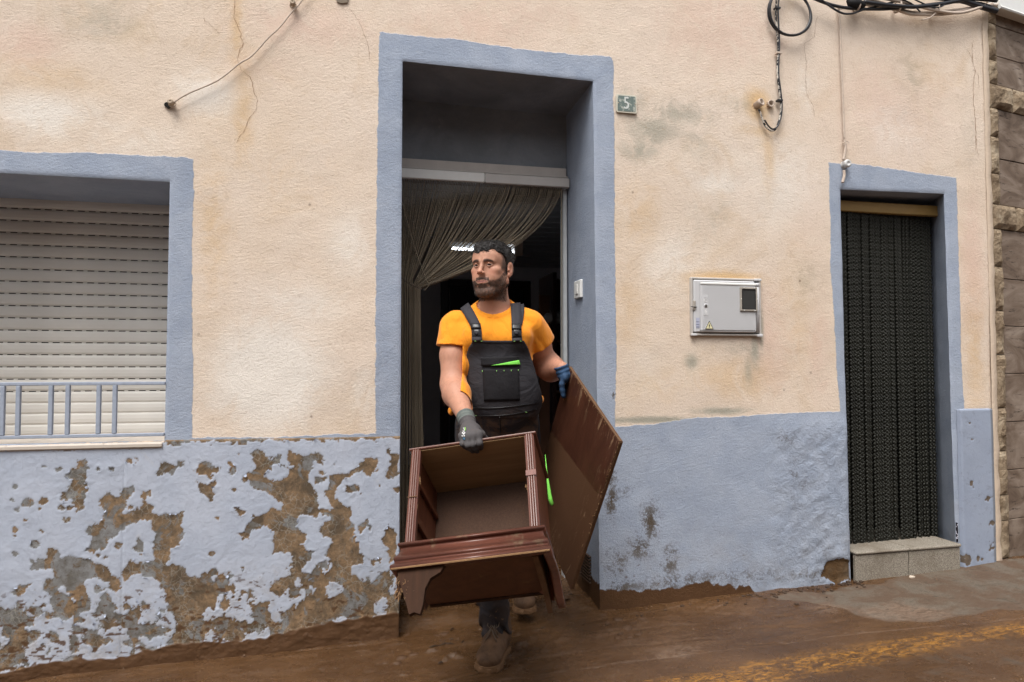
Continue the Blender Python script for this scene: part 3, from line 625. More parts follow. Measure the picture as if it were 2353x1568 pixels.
MB().box((-2.05, SY+.006, -.34), (-.78, SY+.02, .82)).build('backing', M_dark, sh)
MB().lathe([(.009, 0), (.009, .012), (.005, .02)], 10, MT(-.885, SY-.008, -.265) @ Matrix.Rotation(math.pi/2, 4, 'X')).build('stop_knob', M_dark, sh, True)
# sill of pale tiles and the low grille
M_sill = simple('sill_tile', (.52, .46, .40), .6, .35, .12, 30, .1)
sill = thing('window_sill', 'pale pinkish tiled sill under the roller shutter, a thin white edge at its front', 'sill')
for x0, x1 in ((-2.02, -1.42), (-1.416, -1.06), (-1.056, -.829)):
    mb = MB().box((x0, -.019, -.352), (x1, .49, -.327), bev=.003)
    mb.v = [(x + (.16*(y+.02) if x0 > -2 and abs(x-x0) < .01 else (.16*(y+.02) if abs(x-x1) < .01 and x1 < -.9 else 0)), y, zz) for x, y, zz in mb.v]
    mb.build('tile', M_sill, sill)
MB().box((-2.02, -.026, -.346), (-.829, -.0195, -.330), bev=.002).build('edge_trim', M_sill, sill)
gr = thing('window_grille', 'low grey painted metal railing with six upright bars in front of the shutter', 'railing')
zt = at(200, 882)[2]; zb = at(200, 1002)[2]
MB().box((-2.0, -.004, zt-.007), (-.827, .010, zt+.007), bev=.002).build('top_rail', M_bp, gr)
MB().box((-2.0, -.004, zb-.007), (-.827, .010, zb+.007), bev=.002).build('bottom_rail', M_bp, gr)
gb = MB().box((-.0085, -.0045, 0), (.0085, .0115, zt-zb-.015), bev=.002).mesh('bar', M_bp)
for px in (5, 41, 116, 155, 226, 263): link('bar', gb, gr, (at(px, 945)[0], .0, zb+.0075))
for px in (-60, -30): link('bar', gb, gr, (at(px, 945)[0], .0, zb+.0075))
# ---------------------------------------------------------------- curtain rail and string curtain
rail = thing('curtain_rail', 'white painted wooden curtain rail across the top of the main doorway', 'rail')
MB().box((.150, ID-.045, 1.043), (1.112, ID-.022, 1.105), bev=.004).build('board', M_wood, rail)
MB().box((.150, ID-.062, 1.046), (1.116, ID-.046, 1.056), bev=.002).build('lip', M_wood, rail)
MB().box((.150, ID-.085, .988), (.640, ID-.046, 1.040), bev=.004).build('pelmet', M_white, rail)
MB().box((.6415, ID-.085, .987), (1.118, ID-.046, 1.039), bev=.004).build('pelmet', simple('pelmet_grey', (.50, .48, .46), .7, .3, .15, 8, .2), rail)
MB().box((1.094, ID-.04, -1.19), (1.116, ID+.02, .985), bev=.003).build('door_post', simple('post_paint', (.45, .47, .48), .6, .3, .15), house)
M_string = NT('twisted_string', .7, .35); _n = M_string.noise(9, 3, vec=M_string.map(scale=(1, 1, .3))); M_string.set('Base Color', M_string.mix(_n, (.12, .092, .062), (.30, .245, .175)))
M_string.bump(M_string.wave(420, 0, 0, 1, dirn='DIAGONAL'), .6, .001); M_string = M_string.m
cur = thing('string_curtain', 'brown string curtain in the main doorway, drawn aside and chained to the left', 'curtain')
CY = ID - .062
NS = 112; gat = at(966, 655, CY); TB = gat
for i in range(NS):
    u = (i + .5)/NS; x = .182 + (1.085-.182)*u + random.gauss(0, .0012)
    # the left third hangs in its own bundle against the jamb
    left = i < 34
    P = []
    top = np.array([x, CY + random.uniform(-.006, .006), .99])
    if left:
        tx = .186 + .075*(i/34) ; tiez = -.02 if i % 2 else .0
        k = np.array([tx + random.uniform(-.004, .004), CY + random.uniform(-.02, .02), gat[2]+.03])
    else:
        v = (i-34)/(NS-34); k = np.array([gat[0] - .034 + .034*v + random.uniform(-.003, .003), CY + random.uniform(-.02, .02), gat[2] + .0 - .02*v + random.uniform(-.004, .004)])
    span = k - top; sag = abs(span[0])
    n = 14
    for a in range(n+1):
        t = a/n; g = t**(1 + .55*min(1, sag/.5)) if sag > .05 else t
        hx = top[0] + span[0]*(t**(1.0 + .62*min(1., sag/.75)))
        hz = top[2] + span[2]*(t + .07*min(1, sag/.6)*math.sin(math.pi*t)) + (.010*math.sin(3.1*t*(1+(i*7%5)*.12)+i*1.7)*min(1, sag/.3)*math.sin(math.pi*t))
        P.append(np.array([hx + .004*math.sin(7*t + i)*sag, top[1] + span[1]*t, hz]))
    # free end below the tie
    endz = -1.13 + random.uniform(-.04, .02); spread = .052
    if left: ex = .185 + .085*(i/34) + random.uniform(-.004, .006)
    else: ex = gat[0] - .03 + (.060)*((i-34)/(NS-34)) + random.uniform(-.008, .008)
    for a in range(1, 9):
        t = a/8; P.append(np.array([k[0] + (ex-k[0])*sstep(0, 1, np.array(t)).item() + .003*math.sin(i+3*t), k[1], k[2] + (endz-k[2])*t]))
    MB().tube(P, .00185, 5, cap=False).build('string', M_string, cur, True)
# one string alone on the right, one slanting across
MB().tube([at(1290, 425, CY), at(1291, 640, CY), at(1291, 900, CY), at(1290, 1080, CY)], .0024, 6).build('string', M_string, cur, True)
MB().tube(spline([at(924, 465, CY-.03), at(950, 560, CY-.03), at(978, 640, CY-.035), at(985, 655, CY-.035), at(975, 668, CY-.035)], 6), .0022, 6).build('string', M_string, cur, True)
M_chain = simple('chain', (.10, .075, .06), .45, .5, .2, metal=.6)
ch = thing('tieback_chain', 'thin dark chain tying the brown strings to the left jamb', 'chain')
ca = at(919, 636, CY-.04); cb = at(968, 664, CY-.045)
for i in range(11):
    p = ca + (cb-ca)*(i+.5)/11 + np.array([0, 0, -.008*math.sin(math.pi*(i+.5)/11)]); P = []
    for k in range(9):
        a = 2*math.pi*k/8; d = (cb-ca)/np.linalg.norm(cb-ca); w = np.array([0, 1, 0]) if i % 2 else np.array([0, 0, 1.])
        P.append(p + d*.0085*math.cos(a) + w*.0042*math.sin(a))
    MB().tube(P, .0014, 5, cap=False).build('link', M_chain, ch, True)
# ---------------------------------------------------------------- right doorway: step, lintel bar, bead curtain
M_step = NT('terrazzo_step', .75, .3); _v = M_step.vor(140); _c = M_step.ramp(M_step.noise(260, 2), [(.3, (.10, .085, .065)), (.5, (.24, .21, .17)), (.7, (.42, .38, .32))])
_w = M_step.attr('x'); M_step.set('Base Color', M_step.mix(M_step.m_('MULTIPLY', M_step.step(M_step.noise(5, 5, .7), .45, .7), .6), _c, (.13, .10, .07))); M_step.bump(M_step.noise(150, 3), .2, .002); M_step = M_step.m
st = thing('door_step', 'grey speckled stone step of two blocks under the bead curtain', 'step')
SZ = -.985
def block(x0, x1, y0, y1, z0, z1, name, dz=0.):
    mb = MB().box((x0, y0, z0), (x1, y1, z1), bev=.005)
    mb.v = [(x, y, zz + (.010*(x-2.55) if zz > -1.03 else 0)) for x, y, zz in mb.v]; return mb.build(name, M_step, st)
xm = 2.556+.335
block(2.556, xm-.0015, -.035, .42, -1.0, SZ, 'slab'); block(xm+.0015, 3.225, -.034, .42, -1.001, SZ, 'slab')
block(2.560, xm-.002, -.026, .0, -1.20, -1.002, 'riser'); block(xm+.002, 3.222, -.026, .0, -1.20, -1.003, 'riser')
M_gold = simple('ochre_bar', (.30, .19, .06), .5, .4, .2)
MB().box((2.47, .10, .865), (3.30, .135, .925), bev=.004).build('lintel_bar', M_gold, house)
bc = thing('bead_curtain', 'dark braided bead curtain hanging in the narrow right doorway', 'curtain')
M_bead = NT('braid', .5, .3); _n = M_bead.noise(2.2, 3, vec=M_bead.map(scale=(6, 1, 1))); M_bead.set('Base Color', M_bead.mix(_n, (.006, .006, .005), (.024, .024, .017))); M_bead = M_bead.m
bd = MB(); zz = 0; nb = 92; step_ = 1.87/nb
for k in range(nb):
    for s in (-1, 1):
        V = []; c = np.array([s*.0026, -.001*s*(1 if k % 2 else -1), -k*step_ - (.5*step_ if s > 0 else 0)])
        for (dx, dz) in ((0, .0112), (.0058, .003), (.0052, -.004), (0, -.0112), (-.0052, -.004), (-.0058, .003)):
            V.append(c + np.array([dx*.9 + s*dz*-.28, 0, dz]))
        V = [V[0], V[3], *[c + np.array([.0060*math.cos(a)+(-s*.28*zz_), .0052*math.sin(a), zz_]) for zz_ in (.0045, -.0045) for a in (0, 1.257, 2.513, 3.77, 5.027)]]
        F = [(0, 2+i, 2+(i+1) % 5) for i in range(5)] + [(2+i, 7+i, 7+(i+1) % 5, 2+(i+1) % 5) for i in range(5)] + [(1, 7+(i+1) % 5, 7+i) for i in range(5)]
        bd.add(V, F)
bme = bd.mesh('strand', M_bead, True)
NB = 39; L0 = np.array([2.505, .115, .875]); L1 = np.array([3.245, .15, .880])
for i in range(NB):
    u = (i+.5)/NB; o = link('strand', bme, bc, tuple(L0+(L1-L0)*u + [random.gauss(0, .0025), random.gauss(0, .003), random.uniform(-.010, .0)]))
    o.rotation_euler = (random.gauss(0, .003), random.gauss(0, .0016), random.uniform(-.3, .3)); o.scale = (1.3, 1.2, 1 + random.uniform(0, .008))
MB().box((2.3, .36, -1.1), (3.5, .38, 1.0)).build('dark_door', simple('dark_door_paint', (.012, .011, .009), .8, .2), house)
# black marbled skirting tile
mt = NT('marbled_tile', .15, .5); mt.set('Base Color', mt.mix(mt.step(mt.wave(9, 14, 4, 2.5), .86, .97), (.006, .006, .012), (.55, .55, .62))); mt.set('Emission Strength', 0.)
sk_ = MB().add([(3.232, -.003, -.975), (3.405, .325, -.975), (3.405, .325, -.865), (3.232, -.003, -.872), (3.222, -.001, -.975), (3.395, .328, -.975), (3.395, .328, -.860), (3.222, -.001, -.867)], [(4, 7, 6, 5), (7, 4, 0, 3), (7, 3, 2, 6), (0, 1, 2, 3)])
o = sk_.build('skirting_tile', mt.m, house)
# small plinth right of that door
def pl2():
    x0, x1 = 3.245, 3.478; xs = np.arange(x0, x1+.001, .006); zs = np.arange(-1.2, -.235, .006); X, Z = np.meshgrid(xs, zs, indexing='ij'); P = np.stack([X, 0*X, Z], -1)
    s = fbm(P, 16, 4, 15, .6)*.05 - .017 - .012*sstep(-1.0, -.5, Z); Y = -.020 + fbm(P, 5, 3, 16)*.003 + .0025*sstep(-.002, .002, s)
    e = sstep(0, .012, X-x0)*sstep(0, .012, x1-X)*sstep(0, .012, -.235-Z); Y = Y*e + .0*(1-e)
    me = mesh_np('small_plinth', np.stack([X, Y, Z], -1).reshape(-1, 3), gridq(len(xs), len(zs)), True, dict(peel=s.ravel()), None)
    m = NT('plinth_paint', .85, .25); f = m.step(m.attr('peel'), -.002, .002)
    c = m.mix(m.noise(6, 5), (.24, .28, .37), (.32, .36, .44)); c = m.mix(m.m_('MULTIPLY', m.step(m.noise(30, 6, .8), .55, .65), .3), c, (.15, .15, .16)); rim = m.step(m.sep(m.tc)[0], 3.448, 3.456)
    c = m.mix(m.m_('MULTIPLY', rim, .7), c, (.13, .135, .14)); m.set('Base Color', m.mix(f, c, m.mix(m.noise(40, 5), (.06, .05, .04), (.20, .15, .11)))); m.bump(m.noise(70, 6, .7), .4, .004)
    me.materials.append(m.m); link('small_plinth', me, house)
pl2()
# cream corner strip
M_strip = simple('corner_mortar', (.62, .50, .39), .9, .15, .15, 8, .5, 60, .005)
V = []; n = 60
for i in range(n):
    zz = -1.15 + 3.3*i/(n-1); w = .004*math.sin(i*1.7) + random.uniform(-.003, .003)
    V += [(3.478 + w*.4, -.006, zz), (3.512 + w, -.010, zz), (3.520 + w, .03, zz)]
MB().add(V, [q for i in range(n-1) for q in ((3*i, 3*i+1, 3*i+4, 3*i+3), (3*i+1, 3*i+2, 3*i+5, 3*i+4))]).build('corner_strip', M_strip, house, True)
MB().box((3.470, .02, -1.3), (3.514, .10, 4.2)).build('wall_end', M_strip, house)
# ---------------------------------------------------------------- neighbouring house of travertine and rock-faced blocks
nbh = thing('stone_clad_house', 'neighbouring house clad in brown travertine panels and rough rock faced blocks', 'house')
ND = np.array([math.cos(math.radians(11.6)), math.sin(math.radians(11.6)), 0]); NN = np.array([ND[1], -ND[0], 0]); NO = np.array([3.512, .010, 0])
def nhit(x, y):
    d = ray(x, y); t = ((NO-CP) @ NN)/(d @ NN); p = CP + d*t; return (p-NO) @ ND, p[2]
def nz_(y): return nhit(2288, y)[1]
def nzt(y): return nhit(2312, y)[1]
M_rock = NT('rock_faced_stone', .92, .2); _n = M_rock.noise(9, 7, .7, .5); M_rock.set('Base Color', M_rock.ramp(_n, [(.3, (.10, .065, .040)), (.5, (.26, .195, .13)), (.68, (.45, .37, .27))])); M_rock.bump(M_rock.noise(28, 7, .72), .8, .02); M_rock = M_rock.m
M_trav = NT('travertine', .7, .3)
_v = M_trav.noise(4.2, 6, .62, 1.2, vec=M_trav.map(scale=(.9, .9, 1.7), rot=(0, .22, 0)))
_c = M_trav.ramp(_v, [(.28, (.075, .048, .032)), (.45, (.155, .110, .080)), (.6, (.235, .180, .140)), (.75, (.33, .27, .22))])
_p = M_trav.m_('MULTIPLY', M_trav.step(M_trav.noise(30, 6, .8, vec=M_trav.map(scale=(.35, .35, 2.2))), .58, .64), .85)
M_trav.set('Base Color', M_trav.mix(_p, _c, (.035, .022, .015))); M_trav.bump(M_trav.m_('SUBTRACT', 1., _p), .5, .006); M_trav = M_trav.m
def npt(u, v, off): p = NO + ND*u + NN*off; return (p[0], p[1], v)
def rock(u0, u1, z0, z1, dep_=.03, seed=0):
    rr = np.random.default_rng(seed); nu = max(4, int((u1-u0)/.012)); nz = max(4, int((z1-z0)/.012)); g = .0025
    U, Z = np.meshgrid(np.linspace(u0+g, u1-g, nu), np.linspace(z0+g, z1-g, nz), indexing='ij')
    e = np.minimum(np.minimum(U-u0, u1-U), np.minimum(Z-z0, z1-Z)); P = np.stack([U, 0*U+seed*3.1, Z], -1)
    O = .010 + dep_*sstep(0, .03, e)*(.6+.5*fbm(P, 9, 4, seed)) + .010*fbm(P, 26, 3, seed+5)*sstep(0, .015, e)
    jx = rr.normal(0, .002)
    V = [npt(U[i, j]+jx, Z[i, j], O[i, j]) for i in range(nu) for j in range(nz)]; n = nu*nz; F = [tuple(q) for q in gridq(nu, nz)]
    ring = [(i, 0) for i in range(nu)] + [(nu-1, j) for j in range(1, nz)] + [(i, nz-1) for i in range(nu-2, -1, -1)] + [(0, j) for j in range(nz-2, 0, -1)]
    V += [npt(U[i, j]+jx, Z[i, j], -.03) for i, j in ring]; R = len(ring)
    F += [(ring[k][0]*nz+ring[k][1], n+k, n+(k+1) % R, ring[(k+1) % R][0]*nz+ring[(k+1) % R][1]) for k in range(R)]
    MB().add(V, F).build('rock_block', M_rock, nbh)
qy = [-140, -60, 32, 60, 143, 197, 252, 317, 401, 471, 527, 613, 714, 815, 938, 1037, 1139, 1198, 1285]
for i in range(len(qy)-1):
    za, zb_ = nz_(qy[i+1]), nz_(qy[i]); long_ = qy[i] in (197, 471)
    if long_:
        rock(.006, .225, za, zb_, .034, i); rock(.228, .50, za, zb_, .034, i+40); rock(.503, .9, za, zb_, .03, i+60)
    else: rock(.006, .086 + random.uniform(-.004, .006), za, zb_, .026 if qy[i] != 1139 else .012, i+1)
ty = [-140, 60, 130, 197, 252, 365, 471, 527, 640, 749, 859, 971, 1083, 1198, 1300]
for i in range(len(ty)-1):
    if ty[i] in (197, 471): continue
    a, b = nz_(ty[i+1]), nz_(ty[i])
    for (u0, u1) in ((.094, .78), (.783, 1.6), (1.603, 2.6)):
        mb = MB().box((u0+.002, -.02, a+.002), (u1-.002, .004 + random.uniform(0, .003), b-.002), bev=.002)
        mb.v = [npt(x, zz, y) for x, y, zz in mb.v]; mb.build('travertine_panel', M_trav, nbh)
mb = MB().box((.0, -.06, -1.4), (3., -.0305, 4.2)); mb.v = [npt(x, zz, y) for x, y, zz in mb.v]; mb.build('wall', simple('mortar', (.22, .18, .14), .9, .1), nbh)
# white box of an awning over the neighbour's front, upper right
aw = thing('awning_box', 'corner of a white awning box jutting over the stone wall, top right', 'awning')
def awp(): 
    a = dep(2297, 14, 3.9); z0 = a[2]; mb = MB(); d = ND; n_ = NN
    P = [a, a + d*1.6 + n_*.0, a + d*1.6 - n_*.42, a - n_*.42]
    V = [tuple(p) for p in P] + [(p[0], p[1], p[2]+.42) for p in P]
    return mb.add(V, [(0,1,2,3), (7,6,5,4), (0,4,5,1), (1,5,6,2), (2,6,7,3), (3,7,4,0)]), a
mb, awa = awp(); mb.build('casing', M_white, aw)
MB().tube([awa + ND*-.0 + [0, 0, -.006], awa + ND*1.6 + [0, 0, -.006]], .009, 6).build('edge_trim', M_white, aw)
# ---------------------------------------------------------------- cables along the top
def cable(name, pts, r, mat, label=None, parent=None, Y=None, n=8, off=0.):
    P = [at(x, y, (Y if Y is not None else -.012) + off) if len(q) == 2 else at(q[0], q[1], q[2]) for q in pts for x, y in [q[:2]]]
    o = MB().tube(spline(P, n), r, 8).build(name, mat, parent, True)
    if label: tag(o, label, 'cable')
    return o
M_cab = simple('black_cable', (.014, .014, .018), .4, .5, .2)
M_cabw = NT('flaking_cable', .6, .3); M_cabw.set('Base Color', M_cabw.mix(M_cabw.step(M_cabw.noise(40, 4, .7), .48, .52), (.015, .015, .018), (.55, .50, .44))); M_cabw = M_cabw.m
bun = thing('cable_bundle', 'thick bundle of black and cream cables along the top of the wall', 'cables')
cable('cable', [(1850, -12), (1905, 10), (1960, 20), (2040, 21), (2110, 14), (2190, 5), (2250, 8), (2285, 20)], .0085, M_cab, parent=bun, Y=-.05)
cable('cable', [(1868, -14), (1925, 26), (1955, 32), (1985, 22), (2010, 16), (2080, -2), (2130, -14)], .0055, M_cab, parent=bun, Y=-.055)
cable('cable', [(1985, 5), (2040, 12), (2100, 16), (2160, 10), (2230, -2), (2290, 2)], .011, M_cab, parent=bun, Y=-.07)
cable('cable', [(2150, -6), (2210, 2), (2255, 16), (2290, 26)], .015, M_cab, parent=bun, Y=-.06)
cable('cable', [(1960, 2), (2000, 12), (2060, 22), (2100, 30), (2160, 28), (2215, 22), (2280, 10)], .010, M_cr, parent=bun, Y=-.035)
cable('cable', [(1975, -6), (2030, 8), (2075, 28), (2110, 34), (2180, 32), (2240, 18), (2292, 12)], .0085, M_cr, parent=bun, Y=-.045)
cable('cable', [(2000, -8), (2070, 4), (2140, 22), (2205, 30), (2262, 14)], .008, M_cr, parent=bun, Y=-.065)
cable('cable', [(2040, -12), (2090, 6), (2115, 28)], .0038, M_cab, parent=bun, Y=-.075)
cable('cable', [(2095, -4), (2150, 18), (2185, 2), (2230, -14)], .004, M_cab, parent=bun, Y=-.075)
for x, y in ((1968, 14), (2062, 16), (2148, 22)):
    p = at(x, y, -.045); MB().tube([p + np.array([.004*math.cos(a)*0, .030*math.cos(a), .030*math.sin(a)]) for a in np.linspace(0, 6.28, 14)], .005, 6, cap=False).build('cable_tie', M_cr, bun, True)
cable('tie_end', [(2150, 24), (2148, 32), (2135, 42), (2118, 46)], .004, M_cr, parent=bun, Y=-.06)
k_ = at(1966, 8, -.055)
M_rb = simple('tape', (.016, .015, .016), .7, .2)
V = MB().tube([k_ + np.array([-.05, 0, .012]), k_ + np.array([-.03, 0, .0]), k_, k_ + np.array([.04, 0, -.006]), k_ + np.array([.06, 0, 0])], [.008, .024, .03, .022, .008], 10); V.v = [(x + random.uniform(-.003, .003), y, z + random.uniform(-.004, .004)) for x, y, z in V.v]; V.build('taped_joint', M_rb, bun, True)
# coil and the cable that drops from it into a pipe
def circle(cx, cy, rx, ry, y0, a0=0, a1=2*math.pi, n=40, wob=0):
    c = at(cx, cy, y0); e = at(cx+rx, cy, y0); f = at(cx, cy-ry, y0); R = abs(e[0]-c[0]); S = abs(f[2]-c[2])
    return [c + np.array([R*math.cos(a)*(1+wob*math.sin(3*a)), .006*math.sin(2*a), S*math.sin(a)]) for a in np.linspace(a0, a1, n)]
coil = thing('cable_coil', 'round coil of black cable hanging high on the wall above the meter box', 'cable')
MB().tube(circle(1815, 30, 49, 52, -.03), .0058, 8, cap=False).build('loop', M_cab, coil, True)
MB().tube(circle(1816, 28, 46, 53, -.042, wob=.015), .0058, 8, cap=False).build('loop', M_cab, coil, True)
dc = thing('drop_cable', 'black cable flaking white that drops from the coil and bends up into a pipe end', 'cable')
cable('lead', [(1786, -14), (1783, 20), (1784, 60), (1788, 110), (1786, 160), (1790, 205), (1794, 232), (1793, 262), (1785, 292), (1775, 301), (1762, 294), (1753, 278), (1748, 262), (1743, 252)], .0050, M_cabw, parent=dc, Y=-.022, n=6)
cable('lead', [(1792, -14), (1788, 20), (1790, 70), (1791, 110), (1789, 165), (1794, 210), (1797, 240), (1795, 268), (1787, 290), (1776, 297), (1766, 290), (1757, 276)], .0042, M_cab, parent=dc, Y=-.026, n=6)
for x, y in ((1786, 20), (1789, 123), (1791, 232)):
    c = at(x, y, -.02); MB().box((c[0]-.016, -.032, c[2]-.005), (c[0]+.014, -.008, c[2]+.005), bev=.001).build('clip', M_cab if y != 123 else M_cr, dc)
def pipe_end(name, px, py, r, L, label, ang=(0, .0), hole=True, mat=None):
    c = at(px, py, 0); t = thing(name, label, 'pipe', tuple(c))
    M = Matrix.Rotation(math.pi/2 + ang[0], 4, 'X') @ Matrix.Rotation(ang[1], 4, 'Y')
    MB().lathe([(r, -.01), (r, L*.6), (r*1.12, L*.62), (r*1.12, L), (r*.8, L), (r*.78, L-.02)], 18, M).build('collar', mat or M_cr, t, True)
    if hole: MB().lathe([(r*.79, L-.018), (.001, L-.017)], 14, M).build('hollow', M_dark, t)
    return t
pipe_end('pipe_end', 1737, 243, .018, .040, 'short cream pipe end sticking out of the wall with a black cable bending into it', (-.25, .35))
pipe_end('capped_pipe', 1767, 241, .017, .022, 'capped round pipe stub in the wall beside the open pipe end', (0, 0), False)
# white cord with an insulator above the small door
wc = thing('insulator_cord', 'cream cord running down to a round porcelain insulator at the corner of the small door', 'cable')
cable('cord', [(1926, 18), (1930, 60), (1933, 140), (1937, 240), (1940, 325)], .0052, M_cr, parent=wc, Y=-.016, n=5)
cable('cord', [(1940, 322), (1942, 335), (1941, 352), (1938, 368)], [.004]*1 if False else .0075, M_cr, parent=wc, Y=-.02, n=5)
cable('cord', [(1936, 330), (1943, 325), (1950, 327), (1946, 331), (1937, 333)], .0025, M_cr, parent=wc, Y=-.024, n=5)
cable('cord', [(1925, 14), (1930, 22), (1936, 20), (1934, 16), (1928, 18)], .0028, M_cr, parent=wc, Y=-.024, n=5)
cable('cord', [(1939, 392), (1940, 402), (1938, 412), (1936, 420)], .0075, M_cr, parent=wc, Y=-.02, n=5)
M_por = simple('porcelain', (.55, .55, .54), .35, .5, .08)
_r = Matrix.Rotation(math.pi/2, 4, 'X')
MB().lathe([(.020, 0), (.021, .006), (.015, .010), (.015, .020), (.0215, .024), (.0215, .036), (.018, .041), (.008, .042), (.007, .039), (.001, .039)], 22, MT(*at(1938, 380, .002)) @ _r).build('insulator', M_por, wc, True)
# left-hand wire with two insulators
lw = thing('slanting_wire', 'cream wire sagging between two small insulators high on the left of the wall', 'cable')
cable('wire', z6([(300, 1285), (320,1270),(480,1175),(850,1010),(1120,800),(1280,700),(1480,480),(1620,350),(1790,140),(1850,80),(1910,0),(1990,-110)]), .0036, M_cr, parent=lw, Y=-.022, n=6)
M_brn = simple('old_insulator', (.46, .37, .28), .7, .3, .2)
for (x, y, ax) in ((396, 240, .25), (674, 13, -.5)):
    MB().lathe([(.009, 0), (.009, .008), (.0125, .012), (.0125, .034), (.011, .038), (.003, .0385), (.0028, .034), (.001, .034)], 14, MT(*at(x, y, .0)) @ Matrix.Rotation(ax, 4, 'Y') @ _r).build('insulator', M_brn, lw, True)
    p = at(x, y, -.020); MB().tube([p + np.array([.014*math.cos(a), .004*math.sin(2*a), .012*math.sin(a)]) for a in np.linspace(0, 6.28, 12)], .003, 6, cap=False).build('binding', M_brn, lw, True)
hole = MB(); c = at(387, 243, 0); pts = [(c[0] + .014*math.cos(a)*random.uniform(.8, 1.15), c[2] + .013*math.sin(a)*random.uniform(.8, 1.15)) for a in np.linspace(0, 6.28, 14)[:-1]]
hole.prism(pts, -.0105, .01); hole.build('hole', M_dark, house)
c = at(785, 4, 0); hole = MB(); hole.prism([(c[0]-.032, c[2]+.03), (c[0]-.02, c[2]-.008), (c[0]+.0, c[2]-.012), (c[0]+.026, c[2]-.006), (c[0]+.034, c[2]+.03)], -.0088, .0); hole.build('patch', simple('bare_patch', (.22, .18, .14), .9, .1), house)
# ---------------------------------------------------------------- electricity meter box
mbx = thing('meter_box', 'light grey ribbed electricity meter cabinet with warning triangle set in the wall', 'meter box')
pA = at(1584, 637); pB = at(1743, 643); pC = at(1747, 773); pD = at(1587, 772)
x0, x1 = pA[0], (pB[0]+pC[0])/2; z1, z0 = (pA[2]+pB[2])/2, (pC[2]+pD[2])/2
M_box = simple('box_grey', (.54, .54, .55), .5, .4, .06, 8, .05, 60); M_box2 = simple('box_frame', (.47, .44, .41), .6, .3, .12, 20)
def ring(x0, x1, z0, z1, w, y0, y1, name, mat, par, bev=.002):
    m = MB(); m.box((x0, y0, z0), (x0+w, y1, z1), bev=bev).box((x1-w, y0, z0), (x1, y1, z1), bev=bev).box((x0+w-.001, y0+.0006, z0), (x1-w+.001, y1-.0006, z0+w), bev=bev).box((x0+w-.001, y0+.0006, z1-w), (x1-w+.001, y1-.0006, z1), bev=bev)
    return m.build(name, mat, par)
ring(x0, x1, z0, z1, .011, -.018, .01, 'frame', M_box2, mbx, .003)
MB().box((x0+.008, -.004, z0+.008), (x1-.008, .0, z1-.008)).build('gap', M_dark, mbx)
MB().box((x0+.013, -.022, z0+.016), (x1-.036, -.004, z1-.014), bev=.006).build('door', M_box, mbx)
MB().box((x0+.044, -.030, z0+.022), (x1-.038, -.0225, z1-.022), bev=.006).build('door_panel', M_box, mbx)
MB().tube([(x1-.022, -.014, z0+.016), (x1-.022, -.014, z1-.024)], .0105, 12).build('hinge_tube', M_box, mbx, True)
MB().tube([(x1-.022, -.014, z1-.040), (x1-.022, -.014, z1-.022)], .0125, 12).build('hinge_cap', M_box, mbx, True)
rb = MB().box((-.0018, -.0322, z0+.030), (.0018, -.0300, z1-.044)).mesh('rib', M_box)
for i in range(58):
    xx = x0+.058 + i*(x1-.046-(x0+.058))/57
    if i < 7 and False: continue
    link('rib', rb, mbx, (xx, 0, 0))
MB().box((x0+.046, -.0345, z1-.040), (x1-.038, -.022, z1-.026), bev=.004).build('rain_lip', M_white, mbx)
def bz(u, v): return x0 + (x1-x0)*(u-290)/(1825-290), z1 - (z1-z0)*(v-160)/(1450-160)
wx0, wz1 = bz(1310, 365); wx1, wz0 = bz(1690, 900)
M_win = simple('window_frame', (.34, .31, .27), .5, .35, .15)
ring(wx0, wx1, wz0, wz1, .0105, -.040, -.031, 'window_frame', M_win, mbx)
ring(wx0+.010, wx1-.010, wz0+.010, wz1-.010, .003, -.0412, -.031, 'gasket', M_rb, mbx, .001)
MB().box((wx0+.009, -.0375, wz0+.009), (wx1-.009, -.032, wz1-.009)).build('window_pane', simple('smoky_glass', (.045, .046, .045), .12, .6, .1, bump=0), mbx)
for u, v in ((1390, 375), (1618, 382), (1327, 628), (1683, 630), (1397, 882), (1628, 886)):
    a, b = bz(u, v); MB().lathe([(.0026, 0), (.0026, .002), (.0012, .003)], 8, MT(a, -.040, b) @ _r).build('screw', M_white, mbx)
a, b = bz(570, 795); MB().lathe([(.0105, 0), (.0105, .003), (.007, .004)], 16, MT(a, -.031, b) @ _r).build('lock', M_box, mbx, True); MB().lathe([(.0066, 0), (.0066, .0008)], 14, MT(a, -.0352, b) @ _r).build('keyhole', M_dark, mbx)
MB().prism([(a-.003, b-.003), (a+.0036, b), (a-.003, b+.0034)], -.0368, -.0362).build('lock_mark', M_win, mbx)
a0, b0 = bz(520, 560); a1, b1 = bz(625, 1010); MB().box((a0, -.0328, b1), (a1, -.0300, b0), bev=.001).build('lock_plate', M_box, mbx)
def bolt(cx, cz, s, y0, y1): return [(cx+.25*s, cz+1.*s), (cx-.45*s, cz-.1*s), (cx-.08*s, cz-.1*s), (cx-.12*s, cz-.75*s), (cx-.4*s, cz-.68*s), (cx, cz-1.15*s), (cx+.3*s, cz-.62*s), (cx+.06*s, cz-.72*s), (cx+.42*s, cz+.15*s), (cx+.02*s, cz+.15*s)]
a, b = bz(572, 915); MB().prism(bolt(a, b, .013, 0, 0), -.0336, -.0320).build('embossed_bolt', M_white, mbx)
a, b = bz(568, 680); MB().tube([(a + .0075*math.cos(t), -.0335, b + .0075*math.sin(t)) for t in np.linspace(.5, 5.8, 14)], .0010, 5).build('embossed_arc', M_white, mbx)
for v in (628, 1000):
    for k in range(6):
        a, b = bz(528+k*16, v); MB().box((a, -.0336, b), (a+.0022, -.032, b+.0014)).build('mark', M_dark if v == 628 else M_white, mbx)
